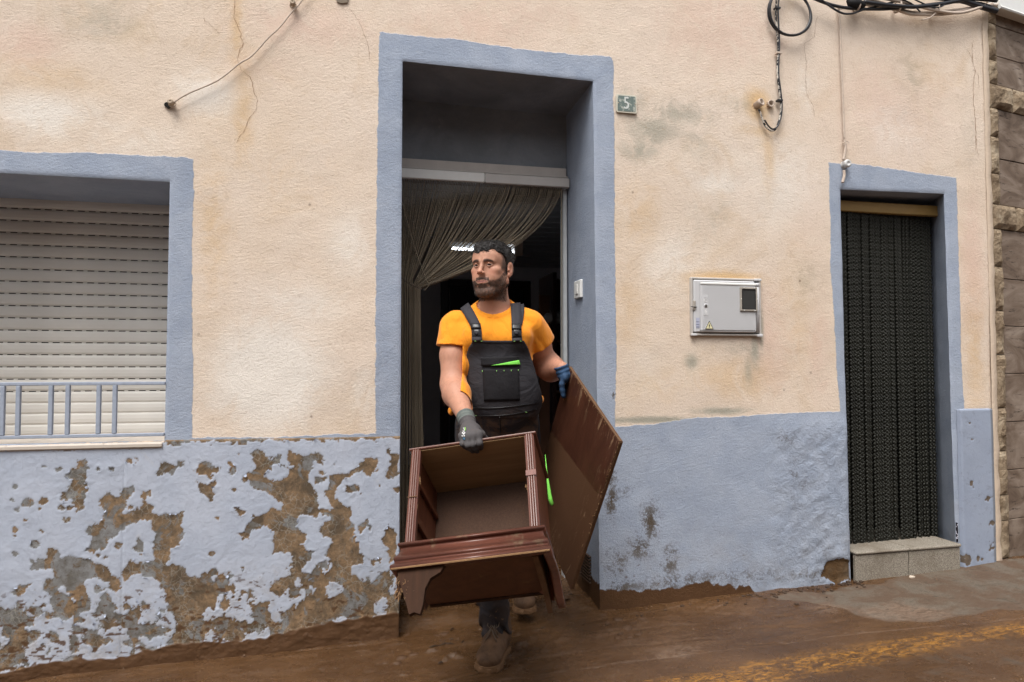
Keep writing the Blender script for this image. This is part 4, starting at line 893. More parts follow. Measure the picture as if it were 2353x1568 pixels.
# latch with a black tie
MB().box((x0+.008, -.026, bz(0, 900)[1]), (x0+.024, -.014, bz(0, 680)[1]), bev=.004).build('latch', M_win, mbx)
MB().tube([(x0-.006, -.024, bz(0, 822)[1]+.001), (x0+.010, -.029, bz(0, 826)[1]), (x0+.026, -.027, bz(0, 828)[1])], .0022, 6).build('cable_tie', M_cab, mbx)
MB().box((x0-.001, -.022, z0-.002), (x0+.032, -.006, z0+.010), bev=.003).build('corner_foot', M_box, mbx); MB().box((x1-.026, -.022, z0-.004), (x1+.006, -.006, z0+.012), bev=.003).build('corner_foot', M_box, mbx)
MB().box((x1-.04, -.022, z1-.012), (x1+.003, -.006, z1+.001), bev=.003).build('corner_foot', M_box, mbx)
# warning triangle sticker
M_ink = simple('ink', (.012, .010, .02), .5, .3, .1, bump=0); M_yel = NT('sticker', .5, .3); _z = M_yel.sep(M_yel.tc)[2]; M_yel.set('Base Color', M_yel.mix(M_yel.noise(60, 3), (.72, .70, .55), (.70, .62, .25))); M_yel = M_yel.m
ta, tb_, tc_ = bz(640, 1118), bz(735, 1312), bz(548, 1312); cen = ((ta[0]+tb_[0]+tc_[0])/3, (ta[1]+tb_[1]+tc_[1])/3)
sc_ = lambda s: [(cen[0]+(p[0]-cen[0])*s, cen[1]+(p[1]-cen[1])*s) for p in (ta, tc_, tb_)]
MB().prism(sc_(1.08), -.0334, -.0324).build('warning_sign', M_white, mbx); MB().prism(sc_(1.0), -.0342, -.0335).build('sign_border', M_ink, mbx); MB().prism(sc_(.76), -.0350, -.0343).build('sign_field', M_yel, mbx)
a, b = bz(638, 1228); MB().prism(bolt(a, b, .0105, 0, 0), -.0358, -.0351).build('sign_bolt', M_ink, mbx)
M_lab = simple('label_paper', (.42, .44, .55), .6, .3, .05, bump=0); la, lb = bz(380, 1060), bz(455, 1285); MB().box((la[0], -.0232, lb[1]), (lb[0], -.0222, la[1])).build('label', M_lab, mbx)
for v in (1145, 1205, 1258):
    for u0, u1 in ((382, 418), (424, 450)):
        a, b = bz(u0, v); c2, d2 = bz(u1, v+9); MB().box((a, -.0238, d2), (c2, -.0233, b)).build('label_line', M_ink, mbx)
# ---------------------------------------------------------------- house number
def text_mesh(s, size, mat, name, ext=.0006):
    cu = bpy.data.curves.new(name, 'FONT'); cu.body = s; cu.size = size; cu.extrude = ext; cu.align_x = 'CENTER'; cu.align_y = 'CENTER'; cu.offset = 0.0
    o = bpy.data.objects.new(name, cu); COL.objects.link(o); me = bpy.data.meshes.new_from_object(o.evaluated_get(bpy.context.evaluated_depsgraph_get())); bpy.data.objects.remove(o); bpy.data.curves.remove(cu)
    me.materials.clear(); me.materials.append(mat); return me
num = thing('house_number', 'small green grey enamel plate reading 5 to the right of the main door', 'house number')
q = [at(1413.8, 218.6), at(1460, 222.3), at(1461.4, 263.7), at(1413.8, 259.7)]; nx0, nx1 = (q[0][0]+q[3][0])/2, (q[1][0]+q[2][0])/2; nz1, nz0 = (q[0][2]+q[1][2])/2, (q[2][2]+q[3][2])/2
def rrect(x0, x1, z0, z1, r, n=5):
    P = []
    for cx, cz, a0 in ((x1-r, z1-r, 0), (x0+r, z1-r, 90), (x0+r, z0+r, 180), (x1-r, z0+r, 270)):
        for k in range(n+1): a = math.radians(a0+90*k/n); P.append((cx+r*math.cos(a), cz+r*math.sin(a)))
    return P
M_en = NT('green_enamel', .35, .5); M_en.set('Base Color', M_en.mix(M_en.step(M_en.noise(45, 6, .75), .52, .62), (.125, .165, .150), (.42, .43, .38))); M_en = M_en.m
M_rim = simple('cream_enamel', (.58, .55, .46), .5, .4, .15, 40)
MB().prism(rrect(nx0, nx1, nz0, nz1, .009), -.014, -.006).build('plate', M_rim, num); MB().prism(rrect(nx0+.007, nx1-.007, nz0+.007, nz1-.007, .005), -.0155, -.0141).build('field', M_en, num)
me5 = text_mesh('5', .088, simple('number_white', (.60, .62, .60), .5, .4, .15, 60), 'digit'); o5 = link('digit', me5, num, ((nx0+nx1)/2-.001, -.0162, (nz0+nz1)/2)); o5.rotation_euler = (math.pi/2, 0, 0); o5.scale = (.8, 1, 1)
for sx in (nx0+.010, nx1-.008): MB().lathe([(.0028, 0), (.0028, .002), (.001, .003)], 8, MT(sx, -.0155, (nz0+nz1)/2) @ _r).build('screw', M_brn, num)
# ---------------------------------------------------------------- bell switch on the right jamb
sw = thing('bell_switch', 'white push switch on the blue grey side of the main doorway', 'switch')
def jam(x, y): # ray meets the jamb plane X = 1.128
    d = ray(x, y); t = (1.128 - CP[0])/d[0]; return CP + d*t
ja = jam(1324.5, 648); jb = jam(1338.5, 684); 
MB().box((1.1135, ja[1]-.004 if ja[1] < jb[1] else jb[1]-.004, jb[2]+.0), (1.131, max(ja[1], jb[1]), ja[2]-.0), bev=.004).build('plate', M_white, sw)
ym, zm = (ja[1]+jb[1])/2, (ja[2]+jb[2])/2; MB().box((1.1085, ym-.020, zm-.026), (1.1134, ym+.018, zm+.028), bev=.003).build('rocker', M_white, sw)
# vent grating low on the right jamb
vg = thing('vent_grating', 'muddy ribbed vent grating low on the right side of the main doorway', 'vent'); MV = simple('muddy_metal', (.055, .032, .02), .5, .4, .3)
for k in range(9): MB().box((1.128, .12, -1.10+.016*k), (1.140, .27, -1.092+.016*k), bev=.001).build('slat', MV, vg)
# ---------------------------------------------------------------- room behind the main doorway
FZ = -1.165
def fm(name, c1, c2, r=.5): 
    m = NT(name, r, .4); m.set('Base Color', m.mix(m.noise(3, 6, .7), c1, c2)); m.bump(m.noise(14, 5, .7), .5, .02); return m.m
X, Y = np.meshgrid(np.arange(-1.0, 3.6, .02), np.r_[np.arange(.0, .8, .012), np.arange(.8, 5.6, .1)], indexing='ij'); Pf = np.stack([X, Y, 0*X], -1)
rise = sstep(.02, .16, Y)*.5 + sstep(.30, .42, Y)*.5; base = zg(X, 0*Y) 
Zf = base*(1-rise) + FZ*rise - .002 + fbm(Pf, 3, 3, 3)*.012*sstep(0, .05, Y) + np.abs(fbm(Pf, 13, 4, 6))*.012*sstep(0, .06, Y)
k = (X > .16) & (X < 1.165) | (Y > .46)
Zf = np.where(k, Zf, Zf-.15)
cl_ = ground_mat('mud_indoors', (.05, .04, .03), (.07, .05, .04))
me = mesh_np('doorway_floor', np.stack([X, Y, Zf], -1).reshape(-1, 3), gridq(*X.shape), True, dict(mud=0*X.ravel()+1, scrape=0*X.ravel(), wet=(np.exp(-((X-.65)/.5)**2)*.9).ravel(), yellow=0*X.ravel()), cl_)
tag(link('floor', me), kind='structure')
room_m = simple('room_wall', (.74, .72, .75), .9, .1, .1, 3, .1)
BW = 5.0
rw = MB().box((-1.0, BW, FZ-.1), (3.6, BW+.1, 1.6)).box((-1.1, .56, FZ-.1), (-1.0, BW, 1.6)).box((3.6, .56, FZ-.1), (3.7, BW, 1.6)).build('room_wall', room_m); tag(rw, kind='structure')
rf = MB().box((-.98, .501, FZ-.1), (.160, .56, 1.6)).box((1.118, .501, FZ-.1), (3.58, .56, 1.6)).box((.160, .501, 1.062), (1.118, .56, 1.6)); tag(rf.build('inner_wall', room_m), kind='structure')
M_ceil = simple('ceiling_board', (.45, .45, .48), .35, .4, .1, 3, .1)
ceil = thing('ceiling', None, None); ceil['kind'] = 'structure'
for k in range(22):
    y = .57 + k*.2; MB().box((-.99, y, 1.30-.004*k), (3.59, y+.192, 1.32-.004*k), bev=.003).build('ceiling_board', M_ceil, ceil)
MB().box((-1.1, .5, 1.35), (3.7, BW+.1, 1.4)).build('roof_slab', M_ceil, ceil)
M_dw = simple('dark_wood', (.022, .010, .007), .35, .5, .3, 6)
idr = thing('inner_door', 'dark wooden door and frame at the back of the room behind the man', 'door')
def bwx(x, y): return at(x, y, BW)
a = bwx(1012, 642); b = bwx(1217, 642)
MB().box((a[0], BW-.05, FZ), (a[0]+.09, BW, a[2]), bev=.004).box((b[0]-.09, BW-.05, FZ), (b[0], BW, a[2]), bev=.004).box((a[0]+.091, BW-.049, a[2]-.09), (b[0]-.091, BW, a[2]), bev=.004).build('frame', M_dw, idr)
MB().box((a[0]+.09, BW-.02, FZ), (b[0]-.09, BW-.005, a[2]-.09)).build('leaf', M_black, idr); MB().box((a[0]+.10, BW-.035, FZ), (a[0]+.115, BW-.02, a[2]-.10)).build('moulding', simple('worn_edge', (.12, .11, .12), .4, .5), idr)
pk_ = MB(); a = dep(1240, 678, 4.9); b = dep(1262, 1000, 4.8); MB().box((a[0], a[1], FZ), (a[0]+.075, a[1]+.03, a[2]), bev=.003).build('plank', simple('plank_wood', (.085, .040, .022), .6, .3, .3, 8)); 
pl_ = bpy.data.objects['plank']; tag(pl_, 'narrow brown plank standing upright in the dark room right of the man', 'plank')
cb_ = thing('cupboard', 'dark open cupboard in the shadow at the right of the room', 'cupboard'); a = dep(1270, 600, 4.9)
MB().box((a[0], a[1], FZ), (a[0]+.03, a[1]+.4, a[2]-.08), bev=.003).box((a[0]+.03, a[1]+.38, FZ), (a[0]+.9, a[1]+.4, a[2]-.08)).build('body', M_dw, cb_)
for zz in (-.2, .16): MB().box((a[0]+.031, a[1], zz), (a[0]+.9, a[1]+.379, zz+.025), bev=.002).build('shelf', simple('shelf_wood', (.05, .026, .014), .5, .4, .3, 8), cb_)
bag = MB(); c = dep(1267, 745, 4.95); 
for k in range(1): bag.lathe([(.02, 0), (.06, .012), (.075, .04), (.06, .075), (.03, .10), (.01, .105)], 12, MT(*c) @ Matrix.Diagonal((1.4, .8, .9, 1)))
bag.v = [(x + random.uniform(-.008, .008), y, z + random.uniform(-.008, .008)) for x, y, z in bag.v]
tag(bag.build('plastic_bag', simple('bag_plastic', (.25, .26, .27), .4, .5), None, True), 'crumpled pale plastic bag lying on the dark cupboard shelf', 'bag')
# lit strip lamp under the ceiling
lamp = thing('strip_lamp', 'lit fluorescent strip lamp under the dark ceiling behind the man', 'lamp')
a = dep(1040, 571, 5.4); b = dep(1178, 579, 5.0); tl = MB().tube([a, b], .011, 10)
me_ = NT('lit_tube', .5); me_.set('Base Color', (.8, .8, .8)); me_.set('Emission Color', (.86, .93, 1.)); me_.set('Emission Strength', 4.5)
tl.build('tube', me_.m, lamp, True); MB().tube([a + [-.02, .0, .05], b + [.04, 0, .05]], .035, 4).build('casing', M_box, lamp); e_ = (b-a)/np.linalg.norm(b-a); MB().box(tuple(b + [.01, -.03, -.03]), tuple(b + [.07, .03, .09]), bev=.004).build('end_cap', M_box2, lamp)
# house across the street behind the viewer, shading the lane
op = thing('house_opposite', 'plain pale house front across the lane', 'house')
MB().box((-9, -6.9, -1.8), (9, -6.5, 3.2)).build('wall', simple('opposite_render', (.30, .25, .20), .9, .1), op)
# loose things on the pavement
def chip(name, px, py, s, mat, label, cat, seed):
    rr = random.Random(seed); p = G(px, py); mb = MB(); n = 9; V = [(p[0], p[1], p[2]+s*.55)]
    for r_, h in ((.6, .5), (1., .15)):
        for k in range(n): a = 6.283*k/n; q = rr.uniform(.75, 1.2); V.append((p[0]+s*1.6*r_*q*math.cos(a), p[1]+s*r_*q*math.sin(a), p[2]+s*h*rr.uniform(.7, 1.2)))
    for k in range(n): a = 6.283*k/n; V.append((V[1+n+k][0], V[1+n+k][1], p[2]-.01))
    F = [(0, 1+k, 1+(k+1) % n) for k in range(n)] + [(1+k, 1+n+k, 1+n+(k+1) % n, 1+(k+1) % n) for k in range(n)] + [(1+n+k, 1+2*n+k, 1+2*n+(k+1) % n, 1+n+(k+1) % n) for k in range(n)]
    o = mb.add(V, F).build(name, mat); return tag(o, label, cat)
M_chip = simple('pale_chip', (.55, .47, .38), .8, .2, .2); M_clod = simple('clod', (.07, .045, .03), .7, .3, .3)
chip('plaster_chip', 2095, 1326, .012, M_chip, 'pale broken plaster chip lying in front of the stone step', 'chip', 1)
chip('small_stone', 2122, 1316, .006, M_clod, 'small brown stone lying just beyond the pale chip by the step', 'stone', 2)
deb = MB(); rr = random.Random(5)
for k in range(110):
    px = rr.uniform(1700, 1990) if k < 80 else rr.uniform(930, 1700); py0 = np.interp(px, [930, 1380, 1700, 1990], [1475, 1425, 1366, 1330]); q = G(px, py0 + rr.expovariate(1/5) + 3); s = rr.uniform(.0015, .006)
    deb.box((q[0]-s*2, q[1]-s, q[2]-.002), (q[0]+s*1.2, q[1]+s, q[2]+s))
tag(deb.build('mud_crumbs', M_clod), 'crumbs of dried mud and paint scattered along the foot of the wall', 'debris', kind='stuff')
stk = MB()
for (x, y, L, a) in ((1010, 1487, .05, .3), (1025, 1484, .04, -.5), (985, 1492, .05, .2), (1060, 1482, .03, 1.), (1035, 1452, .03, .9), (1007, 1528, .02, .1), (1650, 1385, .02, 1.2), (1890, 1365, .02, .2)):
    q = G(x, y); stk.tube([q + np.array([0, 0, .006]), q + np.array([L*.5*math.cos(a), L*.4*math.sin(a), .012]), q + np.array([L*math.cos(a), L*math.sin(a)*.6, .008])], [.003, .004, .002], 5)
tag(stk.build('sticks', simple('stick', (.03, .016, .008), .6, .3)), 'short dark twigs caught in the mud at the threshold', 'twigs', kind='stuff')

gr_ = MB(); rr = random.Random(11)
for k in range(900):
    X0 = rr.uniform(-1.4, 4.0); Y0 = -rr.uniform(.02, 1.25); s = rr.uniform(.0010, .0032)*(1.6 if rr.random() < .08 else 1); z0 = zgf(X0, Y0) + .002 + (-.012 if Y0 < road_y(X0) else 0)
    a = rr.uniform(0, 3); V = [(X0+s*1.5*math.cos(a+q*1.57)*rr.uniform(.7, 1.2), Y0+s*math.sin(a+q*1.57), z0) for q in range(4)] + [(X0, Y0, z0+s*1.3), (X0, Y0, z0-s*2)]
    gr_.add(V, [(0, 1, 4), (1, 2, 4), (2, 3, 4), (3, 0, 4)])
tag(gr_.build('grit', simple('grit', (.17, .11, .07), .8, .3, .6, 300)), 'fine grit strewn over the muddy pavement and road', 'grit', kind='stuff')
fp = MB()
for k in range(46):
    X0 = rr.uniform(.1, 1.3); Y0 = rr.uniform(-.42, .40); s = rr.uniform(.006, .018); z0 = (zgf(X0, 0) if Y0 < .1 else -1.165) + .001; n = 8
    ring_ = lambda f, h: [(X0 + s*f*rr.uniform(.7, 1.3)*1.4*math.cos(6.283*q/n), Y0 + s*f*rr.uniform(.7, 1.3)*math.sin(6.283*q/n), z0+h*s*rr.uniform(.7, 1.3)) for q in range(n)]
    fp.add(ring_(1.25, -.3) + ring_(.8, .22) + ring_(.35, .34) + [(X0, Y0, z0+s*.36)], [(a*n+q, a*n+(q+1) % n, (a+1)*n+(q+1) % n, (a+1)*n+q) for a in (0, 1) for q in range(n)] + [(2*n+q, 2*n+(q+1) % n, 3*n) for q in range(n)])
tag(fp.build('mud_clods', simple('wet_mud', (.075, .038, .018), .62, .3, .3, 40, .5, 120, .004), None, True), 'soft clods of wet brown mud trodden round the threshold', 'mud', kind='stuff')
# ================================================================ CARRIED THINGS: nightstand carcass and board
def rotv(r):
    r = Vector(r); return Matrix.Rotation(r.length, 4, r.normalized())
CM = Matrix.Translation((.145, -.860, -.610)) @ rotv((-.727, -.024, -.373))
CW, CH, CD = .462, .398, .311
def wood_mat(name, c1, c2, rough=.35, coat=.3, spec=.5, dirt=.5, sx=(1, 1, .12), sc=22):
    m = NT(name, rough, spec); g = m.noise(sc, 6, .65, .6, vec=m.map(scale=sx)); c = m.mix(m.step(g, .3, .7), c1, c2)
    d = m.step(m.noise(14, 6, .75, .8), .58, .68); c = m.mix(m.m_('MULTIPLY', d, dirt), c, (.20, .13, .075))
    d2 = m.step(m.noise(120, 3, .7), .66, .72); c = m.mix(m.m_('MULTIPLY', d2, dirt), c, (.07, .045, .03))
    m.set('Base Color', c); m.set('Coat Weight', coat); m.set('Coat Roughness', .25); m.set('Roughness', m.m_('ADD', m.m_('MULTIPLY', d, .3), rough)); m.bump(m.noise(70, 5, .7), .18, .002); return m.m
M_mah = wood_mat('mahogany_varnish', (.095, .032, .020), (.145, .052, .034), .34, .28, .45, .6)
M_mahx = wood_mat('mahogany_varnish_across', (.095, .032, .020), (.145, .052, .034), .34, .28, .45, .75, sx=(.12, 1, 1))
M_side = wood_mat('stained_side', (.10, .030, .014), (.15, .048, .022), .45, .1, .4, .6)
M_plyl = wood_mat('raw_plywood', (.30, .185, .092), (.38, .24, .125), .7, 0, .2, .15, sx=(.1, 1, 1), sc=30)
M_fibre = wood_mat('wet_fibreboard', (.056, .030, .020), (.078, .043, .028), .8, 0, .2, .1, sx=(1, 1, 1), sc=160)
M_under = wood_mat('dark_underside', (.028, .013, .007), (.048, .021, .011), .75, 0, .15, .45)
M_rawd = simple('worn_raw_wood', (.11, .060, .032), .8, .2, .45, 30, .6, 100, .004)
M_raw = simple('splintered_wood', (.24, .14, .07), .85, .2, .35, 60, .6, 120, .004)
cab = thing('nightstand', 'muddy mahogany bedside cabinet without drawers, carried tilted in the gloved hand', 'cabinet'); cab.matrix_world = CM
def fluted(w, h, fl=3):      # stile with rounded flutes, cross section in (x, y)
    P = [(0, .0)]; 
    for k in range(fl):
        a0 = w*(.14+.72*k/fl); a1 = w*(.14+.72*(k+1)/fl)
        for t in np.linspace(0, math.pi, 6): P.append((a0+(a1-a0)*(.5-.5*math.cos(t)), -.0035-.0045*math.sin(t)))
    P.append((w, 0)); P += [(w, .02), (0, .02)]
    P[0] = (0, -.002); return P
def extr(P, z0, z1):
    n = len(P); return MB().add([(x, y, z0) for x, y in P] + [(x, y, z1) for x, y in P], [tuple(range(n-1, -1, -1)), tuple(range(n, 2*n))] + [(i, (i+1) % n, (i+1) % n+n, i+n) for i in range(n)])
fm_ = extr(fluted(.034, CH), .0, CH-.012).mesh('stile', M_mah)
link('stile', fm_, cab, (0, 0, 0)); link('stile', fm_, cab, (CW-.034, 0, 0))
MB().box((.002, .0205, .0), (.014, CD, CH-.012)).build('side_panel', M_side, cab); MB().box((CW-.014, .0205, .0), (CW-.002, CD, CH-.012)).build('side_panel', M_side, cab)
MB().box((.0145, CD-.006, .005), (CW-.0145, CD, CH-.012)).build('back_panel', M_fibre, cab)
MB().box((-.010, -.008, CH-.0118), (CW+.010, CD+.004, CH-.0018), bev=.003).build('top_edge', M_mah, cab); MB().box((.015, .002, CH-.0150), (CW-.015, CD-.007, CH-.0122)).build('top_panel', M_plyl, cab)
MB().box((.0145, .022, .0), (CW-.0145, CD-.0065, .008)).build('floor_panel', M_fibre, cab)
# drawer runners on the left side, splintered
MB().box((.0145, .025, .255), (.028, CD-.02, .275), bev=.002).build('runner', M_side, cab); MB().box((.0145, .025, .105), (.030, CD-.03, .135), bev=.002).build('runner', M_side, cab); MB().box((CW-.028, .025, .255), (CW-.0145, CD-.02, .275), bev=.002).build('runner', M_side, cab)
for (x, y, z, s) in ((.030, .012, .265, .020), (.026, .012, .125, .020), (CW-.036, .010, .17, .014)):
    mb = MB()
    for k in range(14):
        a = random.uniform(-.6, .6); L = random.uniform(.6, 1.7)*s; p = np.array([x+random.uniform(-.006, .006), y+random.uniform(-.006, .008), z+random.uniform(-.5, .5)*s])
        mb.tube([p, p+np.array([.4*a*L, -.3*L*random.random(), L*random.choice((-1, 1))])], [.0022, .0005], 4)
    mb.build('splinter', M_raw, cab)
MB().box((-.001, -.0112, .183), (.035, -.0085, .186)).build('tape_edge', M_rawd, cab)
tp = MB().box((CW-.036, -.0105, .208), (CW+.001, -.0085, .231), bev=.001).build('tape', simple('pinkish_tape', (.20, .095, .08), .6, .4, .35, 60), cab)
# mitred base moulding around three sides
prof = [(-.006, .012), (-.017, .010), (-.019, .004), (-.017, -.002), (-.010, -.008), (-.011, -.020), (-.016, -.032), (-.024, -.042), (-.026, -.052), (-.023, -.060), (-.025, -.066), (-.033, -.074), (-.034, -.083), (-.030, -.088), (-.008, -.088), (.004, -.060), (.004, .012)]
_p = [prof[0]] + [tuple(q) for q in spline([np.array(q) for q in prof[1:15]], 3)] + list(prof[15:]); prof = _p
def mould(path, name, mat, prof=prof, wob=None):
    V = []; n = len(prof)
    for (px, py, ox, oy, w) in path:
        for d, z in prof: V.append((px + ox*d, py + oy*d, z*(w if z < -.01 else 1)))
    F = [(i*n+k, i*n+(k+1) % n, (i+1)*n+(k+1) % n, (i+1)*n+k) for i in range(len(path)-1) for k in range(n)] + [tuple(range(n-1, -1, -1)), tuple((len(path)-1)*n+k for k in range(n))]
    return MB().add(V, F).build(name, mat, cab, True)
mould([(0, 0, 1, 1, 1), (CW, 0, -1, 1, 1)], 'base_moulding', M_mahx)
# right side moulding sweeps down into the rear foot
mould([(CW, 0.0, -1.0, .99, 1)] + [(CW + .002*math.sin(5*t), .02+(CD-.02)*t, -1., .0, 1 + .55*sstep(.35, 1, np.array(t)).item()) for t in np.linspace(0, 1, 12)], 'side_moulding', M_mahx)
mould([(0, 0.0, 1.0, .99, 1), (0, CD, 1., 0, 1)], 'side_moulding', M_mahx)
tr = MB().tube([(-.030, -.032, -.087), (CW*.5, -.0335, -.0885), (CW+.030, -.032, -.087)], .0035, 5).build('chipped_edge', M_raw, cab)
MB().box((.004, .006, -.080), (CW-.034, CD-.021, -.070)).build('bottom_board', wood_mat('bottom_veneer', (.075, .030, .014), (.11, .045, .020), .6, .05, .3, .6), cab); MB().box((.01, CD-.02, -.085), (CW-.01, CD-.005, -.0455)).build('rear_rail', M_under, cab)
def foot(xs, pts, name, mat, ys):
    return MB().prism(pts, ys[0], ys[1]).build(name, mat, cab)
# bracket feet: two boards each meeting at the corner
def bracket(x0, sgn, y0, name='foot'):
    P = [(.004, -.086), (.165, -.086), (.150, -.108), (.118, -.128), (.102, -.16), (.098, -.21), (.090, -.236), (.070, -.229), (.055, -.238), (.044, -.20), (.026, -.15), (.012, -.115)]
    P = [(x0 + sgn*p[0], p[1] + random.uniform(-.003, .003)) for p in P]
    f = MB().prism(P, y0, y0+.017).build(name, M_under, cab)
    return f
f1 = bracket(-.018, 1, -.016)
MB().prism([(0, -.03), (CD, -.03), (CD, -.150), (CD*.8, -.125), (CD*.5, -.105), (CD*.2, -.092), (0, -.088)], CW-.032, CW-.014, Matrix(((0, 1, 0, 0), (1, 0, 0, 0), (0, 0, 1, 0), (0, 0, 0, 1)))).build('side_skirt', M_rawd, cab)
def bracket_side(x0, y0, sg, L=.10):
    P = [(y0, -.086), (y0+sg*L, -.086), (y0+sg*L*.9, -.10), (y0+sg*L*.62, -.116), (y0+sg*L*.5, -.16), (y0, -.175)]
    V = [(x0, p[0], p[1]) for p in P] + [(x0+.016, p[0], p[1]) for p in P]; n = len(P)
    MB().add(V, [tuple(range(n)), tuple(range(2*n-1, n-1, -1))] + [(i, i+n, (i+1) % n+n, (i+1) % n) for i in range(n)]).build('foot', M_under, cab)
bracket_side(-.017, .0015, 1, .07)
MB().add([(.0, .0, -.0452), (.10, .0, -.0452), (.0, .10, -.0452), (.0, .002, -.12)], [(0, 2, 1), (0, 1, 3), (1, 2, 3), (0, 3, 2)]).build('corner_block', M_side, cab)
MB().add([(CW, CD-.02, -.0452), (CW-.10, CD-.02, -.0452), (CW, CD-.12, -.0452), (CW-.004, CD-.024, -.12)], [(0, 1, 2), (0, 3, 1), (1, 3, 2), (0, 2, 3)]).build('corner_block', M_side, cab)
sp_ = MB()      # torn wood hanging from the left foot and the chipped edges
for k in range(90):
    t = random.random(); p = np.array([-.018+.06*random.random(), -.014+.02*random.random(), -.10-.075*t]); L = random.uniform(.006, .022)
    sp_.tube([p, p + np.array([random.uniform(-.6, .6)*L, random.uniform(-.8, .2)*L, -L])], [.0018, .0004], 4)
o = sp_.build('torn_fibres', M_raw, cab); tag(o, kind='stuff')
# ---- board
k_ = .966
bA, bB, bC = [CP + (np.array(q)-CP)*k_ for q in ((.902, -.27, -.004), (.956, -.747, -.289), (.883, -.353, -.962))]
eu = (bB-bA); bw = np.linalg.norm(eu); eu = eu/bw; ev = bC-bB; ev = ev - eu*(ev @ eu); bh = np.linalg.norm(ev); ev = ev/bh; en = np.cross(eu, ev)
if en[0] > 0: en = -en      # faces the man
board = thing('wooden_board', 'dark brown muddy board held at its corner by the blue gloved hand beside the doorway', 'board')
BM = Matrix(((eu[0], ev[0], en[0], bA[0]), (eu[1], ev[1], en[1], bA[1]), (eu[2], ev[2], en[2], bA[2]), (0, 0, 0, 1))); board.matrix_world = BM
def bl_(x, y):
    d = ray(x, y); t = ((bA-CP) @ en)/(d @ en); p = CP + d*t - bA; return (p @ eu, p @ ev)
q0 = bl_(1262, 985); q1 = bl_(1378, 1142)
m = NT('stained_board', .34, .22); sx_ = m.sep(m.tc)
# paler, rougher zone beyond a straight edge
ux, uy = q1[0]-q0[0], q1[1]-q0[1]; L_ = math.hypot(ux, uy); nx_, ny_ = -uy/L_, ux/L_
sd_ = m.m_('ADD', m.m_('MULTIPLY', m.m_('SUBTRACT', sx_[0], q0[0]), nx_), m.m_('MULTIPLY', m.m_('SUBTRACT', sx_[1], q0[1]), ny_))
test = bl_(1300, 1200); sg = 1 if ((test[0]-q0[0])*nx_ + (test[1]-q0[1])*ny_) > 0 else -1
z_ = m.step(m.m_('MULTIPLY', sd_, sg), -.004, .004)
dk = m.mix(m.step(m.noise(9, 6, .7, .6, vec=m.map(scale=(1, .25, 1))), .3, .7), (.046, .017, .010), (.080, .030, .017)); pl = m.mix(m.noise(160, 4, .7), (.070, .032, .016), (.105, .050, .025))
c = m.mix(z_, dk, pl); wear = m.step(m.noise(20, 6, .8, .8, vec=m.map(scale=(1.6, .25, 1))), .56, .66)
edge_ = m.m_('MINIMUM', m.m_('MINIMUM', sx_[0], sx_[1]), m.m_('MINIMUM', m.m_('SUBTRACT', bw, sx_[0]), m.m_('SUBTRACT', bh, sx_[1])))
c = m.mix(m.m_('MULTIPLY', wear, m.step(edge_, .16, .0)), c, (.27, .17, .10)); c = m.mix(m.m_('MULTIPLY', m.step(m.noise(60, 5, .8), .66, .7), .7), c, (.035, .02, .012))
m.set('Base Color', c); m.set('Roughness', m.m_('ADD', m.m_('MULTIPLY', z_, .3), .36)); m.bump(m.noise(50, 5, .7), .2, .003)
def brd_mesh():
    n = 40; V = []; P = []
    for (a, b) in (((0, 0), (bw, 0)), ((bw, 0), (bw, bh)), ((bw, bh), (0, bh)), ((0, bh), (0, 0))):
        for k in range(n): t = k/n; P.append((a[0]+(b[0]-a[0])*t, a[1]+(b[1]-a[1])*t))
    c0 = (bw/2, bh/2); J = [random.uniform(0, .0035) for _ in P]
    P2 = [(c0[0]+(p[0]-c0[0])*(1-j/.3), c0[1]+(p[1]-c0[1])*(1-j/.3)) for p, j in zip(P, J)]
    N = len(P2); V = [(p[0], p[1], 0) for p in P2] + [(p[0], p[1], -.016) for p in P2]
    return MB().add(V, [tuple(range(N)), tuple(range(2*N-1, N-1, -1))] + [(i, i+N, (i+1) % N+N, (i+1) % N) for i in range(N)])
brd_mesh().build('panel', m.m, board)
e_ = MB().box((.002, -.0018, -.0145), (bw-.002, .0012, -.001)).box((bw-.0012, .002, -.0145), (bw+.0018, bh-.002, -.001)); e_.build('raw_edge', M_rawd, board)
eb = MB()
for k in range(60):
    t = random.random(); p = np.array([bw*t, .002, .001]) if k % 2 else np.array([bw-.001, bh*t*.6, .001]); L = random.uniform(.004, .013)
    eb.tube([p, p + np.array([random.uniform(-1, 1)*L, random.uniform(.2, 1)*L, random.uniform(0, .4)*L])], [.0012, .0004], 4)
tag(eb.build('torn_fibres', M_raw, board), kind='stuff')
# ================================================================ THE MAN (implicit surfaces, polygonised once)
# body frame: a = across (photo right), b = away from the viewer, c = up; measured from the viewpoint
def toL(p): p = np.asarray(p, float) - CP; return np.stack([p @ RT, p @ F0, p[..., 2]], -1)
def toW(q): q = np.asarray(q, float); return CP + q[..., 0:1]*RT + q[..., 1:2]*F0 + q[..., 2:3]*ZZ
def J(x, y, t): return toL(dep(x, y, t))
def cap_(P, a, b, r0, r1):
    a = np.asarray(a, float); b = np.asarray(b, float); e = b-a; L = e @ e + 1e-12; t = np.clip(((P-a) @ e)/L, 0, 1)
    return np.linalg.norm(P - a - t[:, None]*e, axis=1) - (r0 + (r1-r0)*t)
def ell(P, c, r, M=None):
    d = P - np.asarray(c, float)
    if M is not None: d = d @ M
    r = np.asarray(r, float); k0 = np.linalg.norm(d/r, axis=1); k1 = np.linalg.norm(d/(r*r), axis=1)
    return k0*(k0-1)/(k1+1e-9)
def su(a, b, k):
    h = np.clip(.5+.5*(b-a)/k, 0, 1); return b*(1-h)+a*h - k*h*(1-h)
def ss(a, b, k): # smooth subtract b from a
    return -su(-a, b, k)
